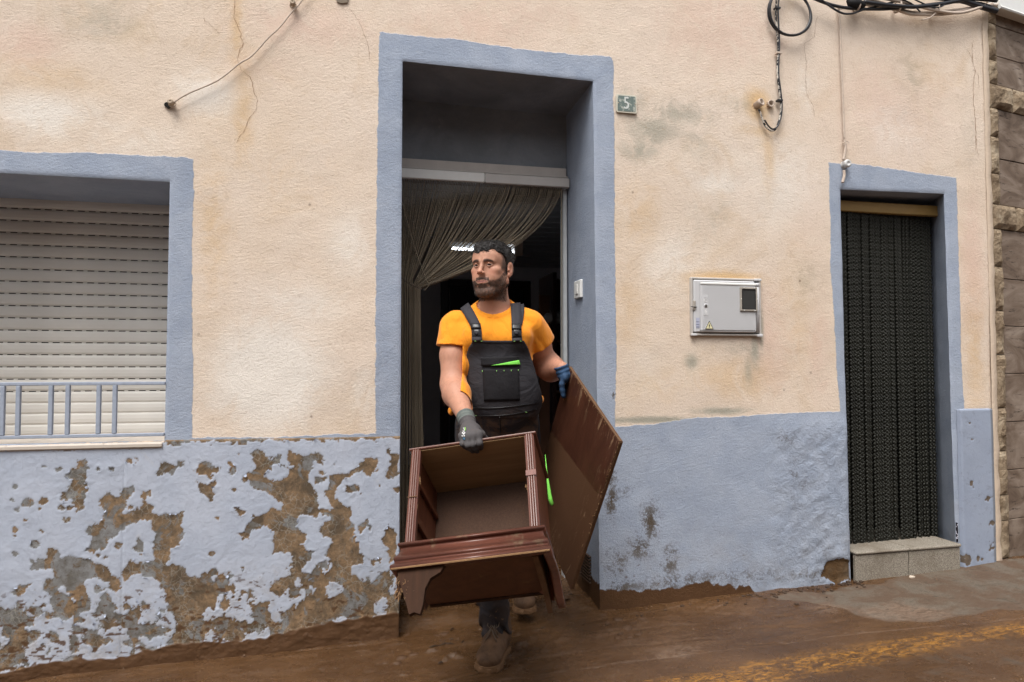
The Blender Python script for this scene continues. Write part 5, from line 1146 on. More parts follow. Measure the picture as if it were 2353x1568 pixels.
def chain(P, pts, rad, k=.02):
    d = None
    for i in range(len(pts)-1):
        c = cap_(P, pts[i], pts[i+1], rad[i], rad[i+1]); d = c if d is None else su(d, c, k)
    return d
def isomesh(f, xs, ys, zs, B=8, slack=1.7):
    nx, ny, nz = len(xs), len(ys), len(zs); V = np.empty((nx, ny, nz), np.float32)
    for i in range(0, nx, B):
        for j in range(0, ny, B):
            pass
    bi = [(i, min(i+B, nx)) for i in range(0, nx, B)]; bj = [(i, min(i+B, ny)) for i in range(0, ny, B)]; bk = [(i, min(i+B, nz)) for i in range(0, nz, B)]
    C_ = []; R_ = []; ID_ = []
    for a in bi:
        for b in bj:
            for c in bk:
                lo = np.array([xs[a[0]], ys[b[0]], zs[c[0]]]); hi = np.array([xs[min(a[1], nx-1)], ys[min(b[1], ny-1)], zs[min(c[1], nz-1)]])
                C_.append((lo+hi)/2); R_.append(np.linalg.norm(hi-lo)/2); ID_.append((a, b, c))
    C_ = np.array(C_); R_ = np.array(R_); D = np.concatenate([f(C_[i:i+60000]) for i in range(0, len(C_), 60000)])
    act = np.abs(D) < R_*slack + .012
    buf = []; sl = []
    def flush():
        if not buf: return
        P = np.concatenate(buf); d = f(P).astype(np.float32); o = 0
        for (a, b, c), n in sl: V[a[0]:a[1], b[0]:b[1], c[0]:c[1]] = d[o:o+n].reshape(a[1]-a[0], b[1]-b[0], c[1]-c[0]); o += n
        buf.clear(); sl.clear()
    tot = 0
    for idx, (a, b, c) in enumerate(ID_):
        if not act[idx]: V[a[0]:a[1], b[0]:b[1], c[0]:c[1]] = D[idx]; continue
        X, Y, Z = np.meshgrid(xs[a[0]:a[1]], ys[b[0]:b[1]], zs[c[0]:c[1]], indexing='ij'); P = np.stack([X.ravel(), Y.ravel(), Z.ravel()], 1)
        buf.append(P); sl.append(((a, b, c), len(P))); tot += len(P)
        if tot > 200000: flush(); tot = 0
    flush()
    S = V < 0; c8 = sum(S[i:nx-1+i, j:ny-1+j, k:nz-1+k].astype(np.int8) for i in (0, 1) for j in (0, 1) for k in (0, 1))
    A = np.argwhere((c8 > 0) & (c8 < 8)); idm = -np.ones((nx-1, ny-1, nz-1), np.int32); idm[A[:, 0], A[:, 1], A[:, 2]] = np.arange(len(A))
    acc = np.zeros((len(A), 3)); cnt = np.zeros(len(A)); cs = [(i, j, k) for i in (0, 1) for j in (0, 1) for k in (0, 1)]
    for p in cs:
        for ax in range(3):
            if p[ax]: continue
            q = list(p); q[ax] = 1; i0 = A+np.array(p); i1 = A+np.array(q); v0 = V[i0[:, 0], i0[:, 1], i0[:, 2]]; v1 = V[i1[:, 0], i1[:, 1], i1[:, 2]]
            m_ = (v0 < 0) != (v1 < 0); t = np.where(m_, v0/(v0-v1+1e-12), 0)[:, None]
            p0 = np.stack([xs[i0[:, 0]], ys[i0[:, 1]], zs[i0[:, 2]]], 1); p1 = np.stack([xs[i1[:, 0]], ys[i1[:, 1]], zs[i1[:, 2]]], 1)
            acc += (p0+(p1-p0)*t)*m_[:, None]; cnt += m_
    W = acc/cnt[:, None]; Q = []
    for ax in range(3):
        o1, o2 = [(1, 2), (2, 0), (0, 1)][ax]; n = [nx, ny, nz]; sl0 = [slice(None)]*3; sl1 = [slice(None)]*3
        for o in (o1, o2): sl0[o] = slice(1, n[o]-1); sl1[o] = slice(1, n[o]-1)
        sl0[ax] = slice(0, n[ax]-1); sl1[ax] = slice(1, n[ax]); s0 = S[tuple(sl0)]; s1 = S[tuple(sl1)]; E_ = np.argwhere(s0 != s1)
        if not len(E_): continue
        sgn = s0[E_[:, 0], E_[:, 1], E_[:, 2]]; E_ = E_.copy(); E_[:, o1] += 1; E_[:, o2] += 1
        def cell(d1, d2): q = E_.copy(); q[:, o1] -= d1; q[:, o2] -= d2; return idm[q[:, 0], q[:, 1], q[:, 2]]
        q = np.stack([cell(1, 1), cell(0, 1), cell(0, 0), cell(1, 0)], 1); q[~sgn] = q[~sgn][:, ::-1]; Q.append(q)
    return W, np.concatenate(Q)
def gax(lo, hi, h): return np.arange(lo, hi+h, h)
# ---- joints
SH_R, EL_R, WR_R = J(1045, 752, 2.95), J(1040, 884, 2.86), J(1071, 962, 2.66)       # photo left
SH_L, EL_L, WR_L = J(1218, 746, 2.97), J(1255, 842, 3.12), J(1291, 847, 2.95)        # photo right
HD = J(1130, 617, 2.93); NECK = J(1136, 712, 2.97)
PEL = J(1142, 985, 3.02)
# ---- head frame: x his left, y forward, z up
_yw = math.radians(25); hy = np.array([-math.sin(_yw), -math.cos(_yw), .02]); hy /= np.linalg.norm(hy); hz = np.array([.02, .03, 1.]); hz -= hy*(hz @ hy); hz /= np.linalg.norm(hz); hx = -np.cross(hz, hy) * -1
hx = np.cross(hy, hz)
HM = np.stack([hx, hy, hz], 1)        # columns
def toH(P): return (P-HD) @ HM
def fromH(q): return HD + np.asarray(q) @ HM.T
def head_sdf(P, hair=False):
    q = toH(P); x = np.abs(q[:, 0]); s = np.stack([x, q[:, 1], q[:, 2]], 1)
    d = ell(q, (0, -.014, .030), (.076, .096, .074))
    d = su(d, ell(q, (0, .026, .022), (.063, .066, .058)), .02)
    d = su(d, ell(q, (0, .022, -.045), (.060, .066, .072)), .03)
    d = su(d, cap_(s, (.057, -.002, -.058), (.026, .058, -.108), .022, .019), .03)
    d = su(d, ell(q, (0, .064, -.112), (.030, .023, .021)), .02)
    d = su(d, ell(s, (.036, .052, -.045), (.025, .028, .034)), .02)
    d = su(d, ell(s, (.044, .056, -.018), (.022, .020, .016)), .015)
    d = su(d, cap_(s, (.010, .0905, .0165), (.042, .0755, .0160), .0085, .0075), .010)
    d = su(d, cap_(s, (0, .052, .042), (.02, .054, .042), .034, .034), .03)
    d = ss(d, ell(s, (.032, .100, .001), (.017, .017, .012)), .010)
    # eyeball and lids
    d = su(d, ell(s, (.031, .0715, .0005), (.0135, .0135, .0125)), .002)
    for a, b, r in (((.018, .0830, .000), (.030, .0880, .0062), .0034), ((.030, .0880, .0062), (.0440, .0762, .0005), .0026), ((.018, .0830, -.0015), (.031, .0858, -.0058), .0026), ((.031, .0858, -.0058), (.0440, .0762, -.001), .0018)):
        d = su(d, cap_(s, a, b, r, r), .002)
    # nose
    d = su(d, cap_(q, (0, .088, .012), (0, .1060, -.024), .0075, .0085), .008)
    d = su(d, ell(q, (0, .1085, -.030), (.0112, .0115, .0095)), .005)
    d = su(d, ell(s, (.0115, .0995, -.034), (.0072, .0095, .0070)), .004)
    d = ss(d, ell(s, (.0064, .1065, -.0410), (.0032, .0045, .0028)), .002)
    # lips
    d = su(d, ell(q, (0, .080, -.069), (.030, .014, .019)), .014)
    d = su(d, cap_(s, (0, .0938, -.0655), (.024, .0800, -.0645), .0036, .0020), .004)
    d = su(d, cap_(s, (0, .0930, -.0735), (.021, .0800, -.0675), .0042, .0022), .004)
    d = ss(d, cap_(s, (0, .0980, -.0694), (.026, .0840, -.0650), .0012, .0010), .002)
    d = ss(d, ell(q, (0, .099, -.086), (.016, .007, .005)), .006)
    # ears
    eM = np.array([[math.cos(.35), -math.sin(.35), 0], [math.sin(.35), math.cos(.35), 0], [0, 0, 1.]])
    e = ell(s, (.0815, -.014, -.006), (.0065, .0185, .0310), eM); e = su(e, ell(s, (.0790, -.006, -.033), (.0065, .0095, .0105)), .006)
    e = ss(e, ell(s, (.0895, -.010, -.004), (.0065, .0100, .0185), eM), .003); e = su(e, ell(s, (.0815, .001, -.012), (.005, .004, .006)), .003); d = su(d, e, .005)
    return d
def torso_sdf(P):
    d = ell(P, J(1138, 790, 2.98), (.158, .112, .175))
    d = su(d, cap_(P, SH_R+[.02, .01, .0], SH_L+[-.02, .01, 0], .060, .060), .04)
    for S in (SH_R, SH_L): d = su(d, cap_(P, NECK+[0, .012, .024], S*.50+NECK*.50+[0, .006, -.010], .044, .044), .04)
    for s_, c in ((-1, J(1098, 775, 2.90)), (1, J(1180, 775, 2.90))): d = su(d, ell(P, c, (.072, .055, .055)), .05)
    d = su(d, ell(P, J(1144, 850, 2.985), (.158, .125, .13)), .04)
    d = su(d, ell(P, J(1150, 905, 2.99), (.160, .145, .175)), .06)
    return d
def pelvis_sdf(P):
    return su(ell(P, J(1143, 975, 3.03), (.178, .128, .13)), ell(P, J(1143, 1020, 3.06), (.165, .12, .10)), .04)
KN_R, AN_R = J(1118, 1225, 2.83), J(1140, 1452, 2.90)
KN_L, AN_L = J(1198, 1190, 3.05), J(1198, 1322, 3.38)
HP_R, HP_L = J(1098, 1010, 3.03), J(1190, 1010, 3.05)
def leg_core(P, g=0.):
    d = chain(P, [HP_R, KN_R, AN_R], [.080+g, .058+g, .038+g], .03); return np.minimum(d, chain(P, [HP_L, KN_L, AN_L], [.080+g, .058+g, .038+g], .03))
ARM_R = [SH_R, EL_R, WR_R]; ARM_L = [SH_L, EL_L, WR_L]
def arms(P, g=0.):
    fr = EL_R*.68+WR_R*.32+[-.004, .008, .004]; fl = EL_L*.68+WR_L*.32+[0, .0, -.006]
    d = chain(P, [SH_R, SH_R*.5+EL_R*.5+[-.004, 0, 0], EL_R], [.054+g, .053+g, .048+g], .02); d = su(d, chain(P, [EL_R, fr, WR_R], [.046+g, .0515+g, .0300+g], .03), .03)
    e = chain(P, [SH_L, SH_L*.5+EL_L*.5, EL_L], [.054+g, .056+g, .052+g], .02); e = su(e, chain(P, [EL_L, fl, WR_L], [.050+g, .056+g, .030+g], .03), .03)
    return np.minimum(d, e)
# ---- hands: the grey glove grips the top edge of the nightstand, the blue glove the corner of the board
CMn = np.array(CM); Cm = lambda x, y, z: toL((CMn @ np.array([x, y, z, 1.]))[:3])
def edge_pt(px):  # point of the cabinet's top front edge whose sight line has x = px
    lo, hi = -.01, CW
    for _ in range(40):
        m_ = (lo+hi)/2; p = (CMn @ np.array([m_, -.008, CH-.002, 1.]))[:3] - CP
        if 1176.5 + FPX*(p @ RT)/(p @ FW) < px: lo = m_
        else: hi = m_
    return lo
def zg5(x, y): return ((x/6.82 + 1820)/1.7408, (y/6.82 + 1600)/1.7408)
KN = [zg5(*p) for p in ((190, 1130), (340, 1150), (500, 1130), (650, 1090))]; MI = [zg5(*p) for p in ((205, 1250), (350, 1290), (490, 1270), (665, 1230))]; TI = [zg5(*p) for p in ((330, 1345), (480, 1420), (600, 1420), (705, 1330))]
FR = []
for k, (a, b, c) in enumerate(zip(KN, MI, TI)):
    xe = edge_pt(b[0]); e0 = Cm(xe, -.008, CH-.002); te = e0[1]
    r = (.0092, .0104, .0108, .0112)[k]
    # knuckle above the edge, middle joint in front of it, tip tucked on the underside of the top board
    kn = J(a[0], a[1]-13, te-.004); mi = J(b[0], b[1]-4, te-.020)
    ud = Cm(xe+.01, .030, CH-.018 - r*1.05); ti = J(c[0], c[1]-2, ud[1]+.0)
    FR.append((kn, mi, ti, r))
wrt = WR_R
def hand_r(P, g=0.):
    d = None
    for kn, mi, ti, r in FR:
        c = chain(P, [kn, mi, mi*.45+ti*.55+[0, -.003, .001], ti], [r*1.12+g, r*1.08+g, r*1.02+g, r*.92+g], .006); d = c if d is None else su(d, c, .0035)
    w = J(1079, 985, 2.61)
    for kn, mi, ti, r in FR: d = su(d, cap_(P, w*.6+kn*.4, kn, .020+g, r*1.35+g), .014)
    d = su(d, chain(P, [WR_R, w], [.029+g, .030+g], .02), .02)
    d = su(d, ell(P, J(1083, 992, 2.595), (.040+g, .024+g, .030+g)), .02)
    th = [J(1092, 985, 2.62), J(1107, 998, 2.60), J(1115, 1009, 2.62), J(1118, 1022, 2.65)]
    d = su(d, chain(P, th, [.018+g, .0125+g, .0115+g, .010+g], .008), .010)
    return d
tB = toL(bA)[1]
WH = J(1294, 855, 2.93)
def hand_l(P, g=0.):
    d = chain(P, [WR_L, J(1295, 862, tB+.0)], [.026+g, .026+g], .02)
    d = su(d, ell(P, J(1297, 868, tB-.005), (.019+g, .040+g, .028+g)), .015)
    for k, (px, py, dt) in enumerate(((1291, 880, -.028), (1291, 882, -.008), (1292, 882, .012), (1294, 880, .030))):
        d = su(d, chain(P, [J(1296, 866, tB+dt*.9), J(px, py+3, tB+dt), J(px+1+k, py+17, tB+dt+.004), J(px+3+k, py+29, tB+dt+.006)], [.0125+g, .0110+g, .0102+g, .0092+g], .006), .004)
    d = su(d, chain(P, [J(1302, 858, tB+.0), J(1313, 862, tB-.012), J(1318, 874, tB-.010)], [.016+g, .012+g, .010+g], .006), .008)
    return d
def body_sdf(P):
    d = head_sdf(P)
    nk = cap_(P, fromH((0, -.022, -.050)), NECK+[0, .012, -.02], .057, .066); nk = su(nk, cap_(P, fromH((0, .012, -.075)), NECK+[0, -.02, -.03], .036, .05), .02); d = su(d, nk, .018)
    d = su(d, torso_sdf(P)+.010, .035); d = su(d, pelvis_sdf(P)+.012, .04); d = su(d, leg_core(P), .03)
    d = su(d, arms(P), .02); d = np.minimum(d, hand_r(P, -.0025)); d = np.minimum(d, hand_l(P, -.0025))
    for A in (AN_R, AN_L): d = su(d, cap_(P, A, A+[-.01, -.12, -.055], .036, .026), .02)
    return d
def beard_mask(q):
    y = q[:, 1]; z = q[:, 2]; x = np.abs(q[:, 0])
    zl = np.where(y < .0, -.010, -.010 - .052*np.clip(y/.070, 0, 1)); zl = np.where(x < .030, -.051, zl)
    m = sstep(.006, -.008, z - zl)*sstep(-.045, -.02, y)
    m = m*(1 - sstep(1.25, .85, np.sqrt((x/.027)**2 + ((z+.0695)/.0080)**2))*(y > .07))
    m = m*(1 - .75*sstep(.9, .5, np.sqrt(((x-.026)/.008)**2 + ((z+.085)/.008)**2))*(y > .06))
    m = m*sstep(-.148, -.132, z)*sstep(.0765, .0745, x)
    side = sstep(.050, .060, x)*sstep(.050, .026, y)*sstep(-.02, -.005, z)*(y > -.12)*sstep(.0775, .0755, x)
    back = sstep(-.012, -.03, y)*sstep(.1, .06, z)*sstep(-.062, -.045, z)
    return np.clip(m, 0, 1), np.clip(np.maximum(side, back), 0, 1)
def build_body():
    hh = .0024
    lo = np.array([min(SH_R[0], EL_R[0])-.09, 2.35, -1.30]); hi = np.array([WR_L[0]+.06, 3.62, HD[2]+.16])
    xs = axis([(lo[0], HD[0]-.105, .0075), (HD[0]-.105, HD[0]+.105, .0020), (HD[0]+.105, hi[0], .0075)])
    ys = axis([(lo[1], HD[1]-.15, .0075), (HD[1]-.15, HD[1]+.13, hh), (HD[1]+.13, hi[1], .009)])
    zs = axis([(lo[2], HD[2]-.16, .0075), (HD[2]-.16, HD[2]-.080, hh), (HD[2]-.080, HD[2]-.055, .0014), (HD[2]-.055, HD[2]-.013, .002), (HD[2]-.013, HD[2]+.013, .0011), (HD[2]+.013, HD[2]+.135, hh)])
    V, Q = isomesh(body_sdf, xs, ys, zs)
    q = toH(V); ishead = (np.linalg.norm(q, axis=1) < .17)
    base = np.array([.47, .245, .165]); C_ = np.tile(base, (len(V), 1)); n = fbm(V, 40, 3, 5)[:, None]; C_ *= 1+.10*n
    red = np.array([.50, .19, .125])
    def blend(m, col): 
        nonlocal C_; m = np.clip(m, 0, 1)[:, None]; C_ = C_*(1-m)+np.array(col)*m
    x = np.abs(q[:, 0]); y = q[:, 1]; z = q[:, 2]
    hf = ishead.astype(float)
    blend(hf*.45*np.exp(-((x-.042)/.018)**2 - ((z+.030)/.018)**2)*(y > .03), red); blend(hf*.5*np.exp(-(x/.015)**2 - ((z+.034)/.012)**2)*(y > .1), red); blend(hf*.35*(x > .074), red)
    bm, sm = beard_mask(q); sp = fbm(V, 420, 2, 3); bn = np.clip(.80+.35*sp + .25*fbm(V, 60, 3, 4), 0, 1)
    ck = sstep(.030, .045, x)*sstep(-.095, -.07, z); blend(hf*bm*np.clip(bn+.1, 0, 1)*(.90-.22*ck), (.045, .030, .022)); blend(hf*bm*(x < .032)*(z > -.066)*.5, (.02, .014, .011)); C_[:] = C_; grey = np.clip(sstep(.0, .35, fbm(V, 300, 2, 9))*sstep(-.08, -.11, z)*sstep(.05, .02, x), 0, 1); blend(hf*bm*grey*.2, (.20, .17, .15))
    blend(hf*sm*.95*np.clip(.85+.4*sp, 0, 1), (.030, .026, .024)); blend(hf*sm*.4*sstep(-.2, .3, sp)*sstep(.04, .0, z), (.20, .18, .165))
    # brows, lids, lips
    bz_ = .0168 + .0022*np.sin(np.clip((x-.012)/.036, 0, 1)*3.1) - .003*np.clip((x-.03)/.02, 0, 1)
    blend(hf*.93*np.exp(-(np.abs(z-bz_)/(.0066*(1-.35*np.clip((x-.02)/.03, 0, 1))))**4)*sstep(.009, .013, x)*sstep(.052, .046, x)*(y > .05), (.014, .010, .009))
    blend(hf*.9*np.exp(-(((x-.0315)/.0138)**2 + ((z-.0040)/.0018)**2)**1.5)*(y > .07), (.02, .012, .010))
    blend(hf*.25*np.exp(-(((x-.031)/.014)**2 + ((z+.009)/.004)**2))*(y > .07), (.30, .12, .09))
    lip = sstep(1.15, .85, np.sqrt((x/.0245)**2 + ((z+.0692-.12*np.clip(x-.012,0,1))/.0056)**2))*(y > .072); blend(hf*lip*.85, (.46, .185, .150)); blend(hf*np.exp(-((z+.0688)/.0013)**2)*(x < .025)*(y > .072)*.85, (.09, .03, .025))
    # eyes: white and iris, looking to his right
    ex = sstep(1.0, .9, np.sqrt(((x-.0315)/.0118)**2 + ((z-.0001)/.0036)**2))*(y > .070)*hf
    ex2 = sstep(1.0, .8, np.sqrt(((x-.0315)/.0118)**2 + ((z-.0001)/.0036)**2))*(y > .070)*hf
    blend(ex2, (.30, .25, .23)); gx_ = q[:, 0] + .0025; dx = np.abs(np.abs(gx_) - .031); iris = sstep(.0070, .0045, np.hypot(np.abs(gx_)-.031, z-.0004))*ex; blend(iris, (.035, .018, .012))
    # arms: hair shading and sunburn on the forearms
    arm = (~ishead) & (V[:, 2] < SH_R[2]-.05); blend(arm*.16*sstep(.0, .4, fbm(V*[1, 1, .4], 160, 3, 8)), (.12, .06, .04)); blend(arm*.20, (.44, .19, .12))
    blend((~ishead)*.18*np.exp(-((V[:, 0]-NECK[0])/.06)**2), (.46, .19, .13))
    m = NT('skin', .55, .35); _c = m.attr('Col', 'Color'); m.set('Base Color', m.mix(m.m_('MULTIPLY', m.step(m.noise(90, 4, .7), .45, .65), .22), _c, m.mix(.5, _c, (.36, .12, .08)))); m.set('Subsurface Weight', .06); m.set('Subsurface Radius', (.02, .008, .004)); m.set('Subsurface Scale', .25); m.bump(m.noise(260, 5, .7), .35, .0011)
    W = toW(V); me = mesh_np('person', W, Q, True, dict(Col=C_), m.m)
    o = link('person', me); tag(o, 'bearded man in orange t-shirt and black bib overalls stepping out of the main doorway', 'person')
    return o, V, q, bm*hf, sm*hf
person, BV, BQ, BMK, SMK = build_body()
# ---- hair
M_hair = NT('hair', .62, .35); M_hair.set('Base Color', M_hair.mix(M_hair.noise(60, 3), (.008, .007, .007), (.026, .022, .021))); M_hair = M_hair.m
def hair_sdf(P):
    q = toH(P); x = np.abs(q[:, 0]); y = q[:, 1]; z = q[:, 2]
    n = fbm(q, 62, 3, 14); n2 = fbm(q, 24, 2, 15)
    top = sstep(.01, .065, z)
    d = ell(q, (0, -.015, .030), (.0765, .0965, .0745)) - (.0020 + .0105*top) - (n*.0085 + n2*.0055)*(.15+.85*top)
    d = su(d, ell(q, (.0, .050, .080), (.052, .038, .022)) - n*.008, .02)
    # hairline: cuts away the face and the short sides
    cut = np.maximum(-(z - (.072 + .012*np.sin(q[:, 0]*60) - .10*np.clip(-y+.03, -.03, .2) + .35*np.clip(x-.04, 0, .1)*(y > 0))), -9)
    line = .051 - 1.25*np.clip(.040-y, 0, .052) + .25*np.clip(x-.045, 0, .03)*(y > .02) + .005*n2
    line = np.where(y < -.030, -.009 - 1.6*np.clip(-.030-y, 0, .035), line)
    front = line - z
    fringe = ell(q, (.008, .081, .058), (.036, .014, .018)) - n*.010
    return np.minimum(np.maximum(d, front), fringe)
def build_hair():
    c = fromH((0, 0, .06)); V, Q = isomesh(hair_sdf, gax(c[0]-.13, c[0]+.13, .0026), gax(c[1]-.14, c[1]+.14, .0026), gax(c[2]-.10, c[2]+.12, .0026))
    o = link('hair', mesh_np('hair', toW(V), Q, True, None, M_hair), person)
    # curls standing off the crown
    mb = MB(); q = toH(V); nrm = q/np.linalg.norm(q, axis=1)[:, None]; idx = RNG.choice(len(V), 1500, replace=False)
    for i in idx:
        if q[i, 2] < .045: continue
        p = q[i]; n = nrm[i]; t = np.cross(n, RNG.normal(size=3)); t /= np.linalg.norm(t); b = np.cross(n, t); r = random.uniform(.0025, .0055); ph = random.uniform(0, 6)
        mb.tube([toW(fromH(p + n*(-.002 + .0045*math.sin(1.6*s/3+.2) + .0) + t*(r*math.cos(ph+s*.9)-r*math.cos(ph)) + b*(r*math.sin(ph+s*.9)-r*math.sin(ph)) + n*.0008*s)) for s in range(6)], [.0006, .0009, .0009, .0008, .0006, .0003], 3)
    tag(mb.build('curls', M_hair, person, True), kind='stuff')
    # stubble of beard, moustache and clipped sides
    for nm, mask, N_, mat, L0_, L1_ in (('beard', BMK, 6500, simple('beard_hair', (.030, .020, .015), .5, .4, .5), .003, .0085), ('clipped_sides', SMK, 1500, simple('clipped_hair', (.035, .032, .030), .5, .4, .6), .002, .0045)):
        ids = np.nonzero(mask > .35)[0]; ids = RNG.choice(ids, N_); VV = []; FF = []
        for i in ids:
            p = BQ[i] + RNG.normal(0, .0008, 3); n = BQ[i]*[1, .8, .35]; n /= np.linalg.norm(n) + 1e-9; d = n*.55 + np.array([0, .1, -.8]) + RNG.normal(0, .35, 3); d /= np.linalg.norm(d); L = random.uniform(L0_, L1_); s = np.cross(d, RNG.normal(size=3)); s *= .00045/np.linalg.norm(s)
            k = len(VV); VV += [p-s, p+s, p+d*L]; FF.append((k, k+1, k+2))
        VV = toW(fromH(np.array(VV))); o = MB().add(VV, FF).build(nm, mat, person); tag(o, kind='stuff')
build_hair()
def arm_hair():
    VV = []; FF = []; ok = 0
    zz = BV[:, 2]; ids = np.nonzero((np.linalg.norm(BV-(EL_R*.4+WR_R*.6), axis=1) < .13) | (np.linalg.norm(BV-(EL_L*.4+WR_L*.6), axis=1) < .13))[0]
    dR = (WR_R-EL_R)/np.linalg.norm(WR_R-EL_R); dL = (WR_L-EL_L)/np.linalg.norm(WR_L-EL_L)
    for i in RNG.choice(ids, 2200):
        p = BV[i]; left = p[0] > 0; a, dd = (EL_L, dL) if left else (EL_R, dR); ax = a + dd*((p-a) @ dd); n = p-ax; r = np.linalg.norm(n)
        if r > .075 or (p-a) @ dd < .02: continue
        n /= r; d = n*.35 + dd*.8 + RNG.normal(0, .35, 3); d /= np.linalg.norm(d); s = np.cross(d, RNG.normal(size=3)); s *= .00022/np.linalg.norm(s); L = random.uniform(.006, .014); k = len(VV)
        p = p + RNG.normal(0, .002, 3); VV += [p-s, p+s, p+d*L]; FF.append((k, k+1, k+2))
    tag(MB().add(toW(np.array(VV)), FF).build('arm_hair', simple('arm_hair', (.13, .065, .04), .6, .3, .3), person), kind='stuff')
arm_hair()
M_metal = simple('silver', (.7, .7, .7), .25, .6, .05, metal=1, bump=0)
for (y, z) in ((-.004, -.040), (-.013, -.037)):
    c = np.array([.0855, y, z]); MB().tube([toW(fromH(c + np.array([.0045*math.cos(a), .0015*math.sin(a), .0055*math.sin(a)]))) for a in np.linspace(0, 6.28, 11)], .0013, 5, cap=False).build('earring', M_metal, person, True)
# ---- shirt
def fold(P, sc, amp, seed, st=(1, 1, 1)): return fbm(P*np.array(st), sc, 3, seed)*amp
def shirt_outer(P):
    d = torso_sdf(P) - .006; core = su(torso_sdf(P)+.010, arms(P), .02) - .0055
    for S, E, e2 in ((SH_R, EL_R, .62), (SH_L, EL_L, .56)):
        a = S; b = S*(1-e2)+E*e2
        s = cap_(P, a, b + [(-.010 if S is SH_R else .008), 0, -.015], .064, .082 if S is SH_R else .076); d = su(d, s, .025)
    # drape: soft diagonal folds under the arms and across the chest, gentle bunching at the sleeves
    f = np.abs(fbm(P*[1.0, .6, .5] + (P[:, 2:3]*[.45, 0, 0]), 13, 2, 31)); g = fbm(P*[.45, 1, 1.], 22, 2, 32)
    hemz = np.exp(-((P[:, 2]-(SH_R[2]-.14))/.05)**2)
    return np.minimum(d - .0125*(f-.2) - .0045*g*(.4+hemz), core)
HEMR = SH_R*.30+EL_R*.70; HEMD_R = (EL_R-SH_R)/np.linalg.norm(EL_R-SH_R); HEML = SH_L*.36+EL_L*.64; HEMD_L = (EL_L-SH_L)/np.linalg.norm(EL_L-SH_L)
HEMR = J(1040, 797, 2.92); HEMD_R = np.array([-.10, -.10, -1.]); HEMD_R /= np.linalg.norm(HEMD_R); HEML = J(1250, 780, 3.06); HEMD_L = np.array([.42, .42, -.80]); HEMD_L /= np.linalg.norm(HEMD_L)
def shirt_sdf(P):
    d = shirt_outer(P)
    inner = np.minimum(torso_sdf(P)+.004, arms(P)+.004); ex_ = [cap_(P, H - D*(.018-r_) - D*.0, H + D*.05, r_, r_) for H, D, r_ in ((J(1041, 797, 2.92), HEMD_R, .050), (J(1249, 785, 3.05), HEMD_L, .048))]; inner = np.minimum(inner, np.minimum(ex_[0], ex_[1]))
    d = np.maximum(d, -inner)
    for H, D, side in ((HEMR, HEMD_R, -1), (HEML, HEMD_L, 1)):
        reg = (P[:, 0] - (SH_R[0]+.040 if side < 0 else SH_L[0]-.030))*side       # only outboard of the armpit
        cut = (P-H) @ D + .0025*vn(P, 60, 3); d = np.maximum(d, np.minimum(cut, reg))
    # neckline
    nk = ell(P, NECK+[-.002, -.040, .046], (.080, .085, .078)); d = np.maximum(d, -nk)
    rib = np.abs(nk-.010)-.009; d = np.where(d > -1, su(d, np.maximum(np.maximum(shirt_outer(P)-.0022, -inner), np.maximum(-nk, nk-.019)), .001), d)
    d = np.maximum(d, J(1140, 955, 3.0)[2] - P[:, 2])
    # the shirt bulges out at the open sides of the overalls
    for c in (J(1037, 945, 3.04), J(1243, 918, 3.04)): d = np.minimum(d, ell(P, c, (.014, .03, .020)) - .003*fbm(P, 50, 2, 2))
    return d
M_shirt = NT('orange_cotton', .85, .2); M_shirt.set('Base Color', M_shirt.mix(M_shirt.m_('MULTIPLY', M_shirt.step(M_shirt.noise(16, 6, .75, .8), .56, .72), .35), M_shirt.mix(M_shirt.noise(6, 5), (.74, .245, .014), (.86, .305, .018)), (.50, .20, .045))); M_shirt.set('Sheen Weight', .15)
M_shirt.bump(M_shirt.noise(10, 4, .5, 1.4, vec=M_shirt.map(scale=(1.6, 1, .7), rot=(0, .6, 0))), .5, .02, M_shirt.bump(M_shirt.noise(420, 2), .12, .0008)); M_shirt = M_shirt.m
h_ = .0042
V, Q = isomesh(shirt_sdf, gax(SH_R[0]-.10, SH_L[0]+.15, h_), gax(2.74, 3.30, h_), gax(J(1140, 962, 3.0)[2], NECK[2]+.05, h_))
link('shirt', mesh_np('shirt', toW(V), Q, True, None, M_shirt), person)
# ---- overalls
bibz = J(1140, 790, 2.9)[2]; wz0 = J(1140, 935, 2.9)[2]
def trou(P):
    d = pelvis_sdf(P) - .010
    f = np.abs(fbm(P*[1, 1, .55], 11, 3, 41)); z = P[:, 2]
    legs = chain(P, [HP_R, KN_R, AN_R+[0, 0, .0]], [.094, .080, .060], .03)
    legs = np.minimum(legs, chain(P, [HP_L, KN_L, AN_L+[0, 0, .02]], [.094, .078, .058], .03))
    low = sstep(AN_R[2]+.22, AN_R[2]+.02, z); acc = np.sin((z*1.0 + .25*P[:, 0] + .10*fbm(P, 9, 2, 44))*105)*.007*low
    d = su(d, legs - .012*(f-.2) - acc, .035)
    belly = su(torso_sdf(P)-.021, ell(P, J(1152, 900, 2.975), (.165, .147, .168)), .03) 
    d = su(d, np.maximum(belly, z - wz0 - .03), .02)
    d = np.maximum(d, AN_R[2]-.012 - z + .008*np.sin(P[:, 0]*60)) 
    return d
bibpoly = np.array([(zx, zy) for zx, zy in [(J(x, y, 2.86)[0], J(x, y, 2.86)[2]) for x, y in ((1086, 784), (1205, 784), (1214, 800), (1228, 845), (1243, 900), (1256, 960), (1036, 960), (1048, 925), (1061, 850), (1076, 800))]])
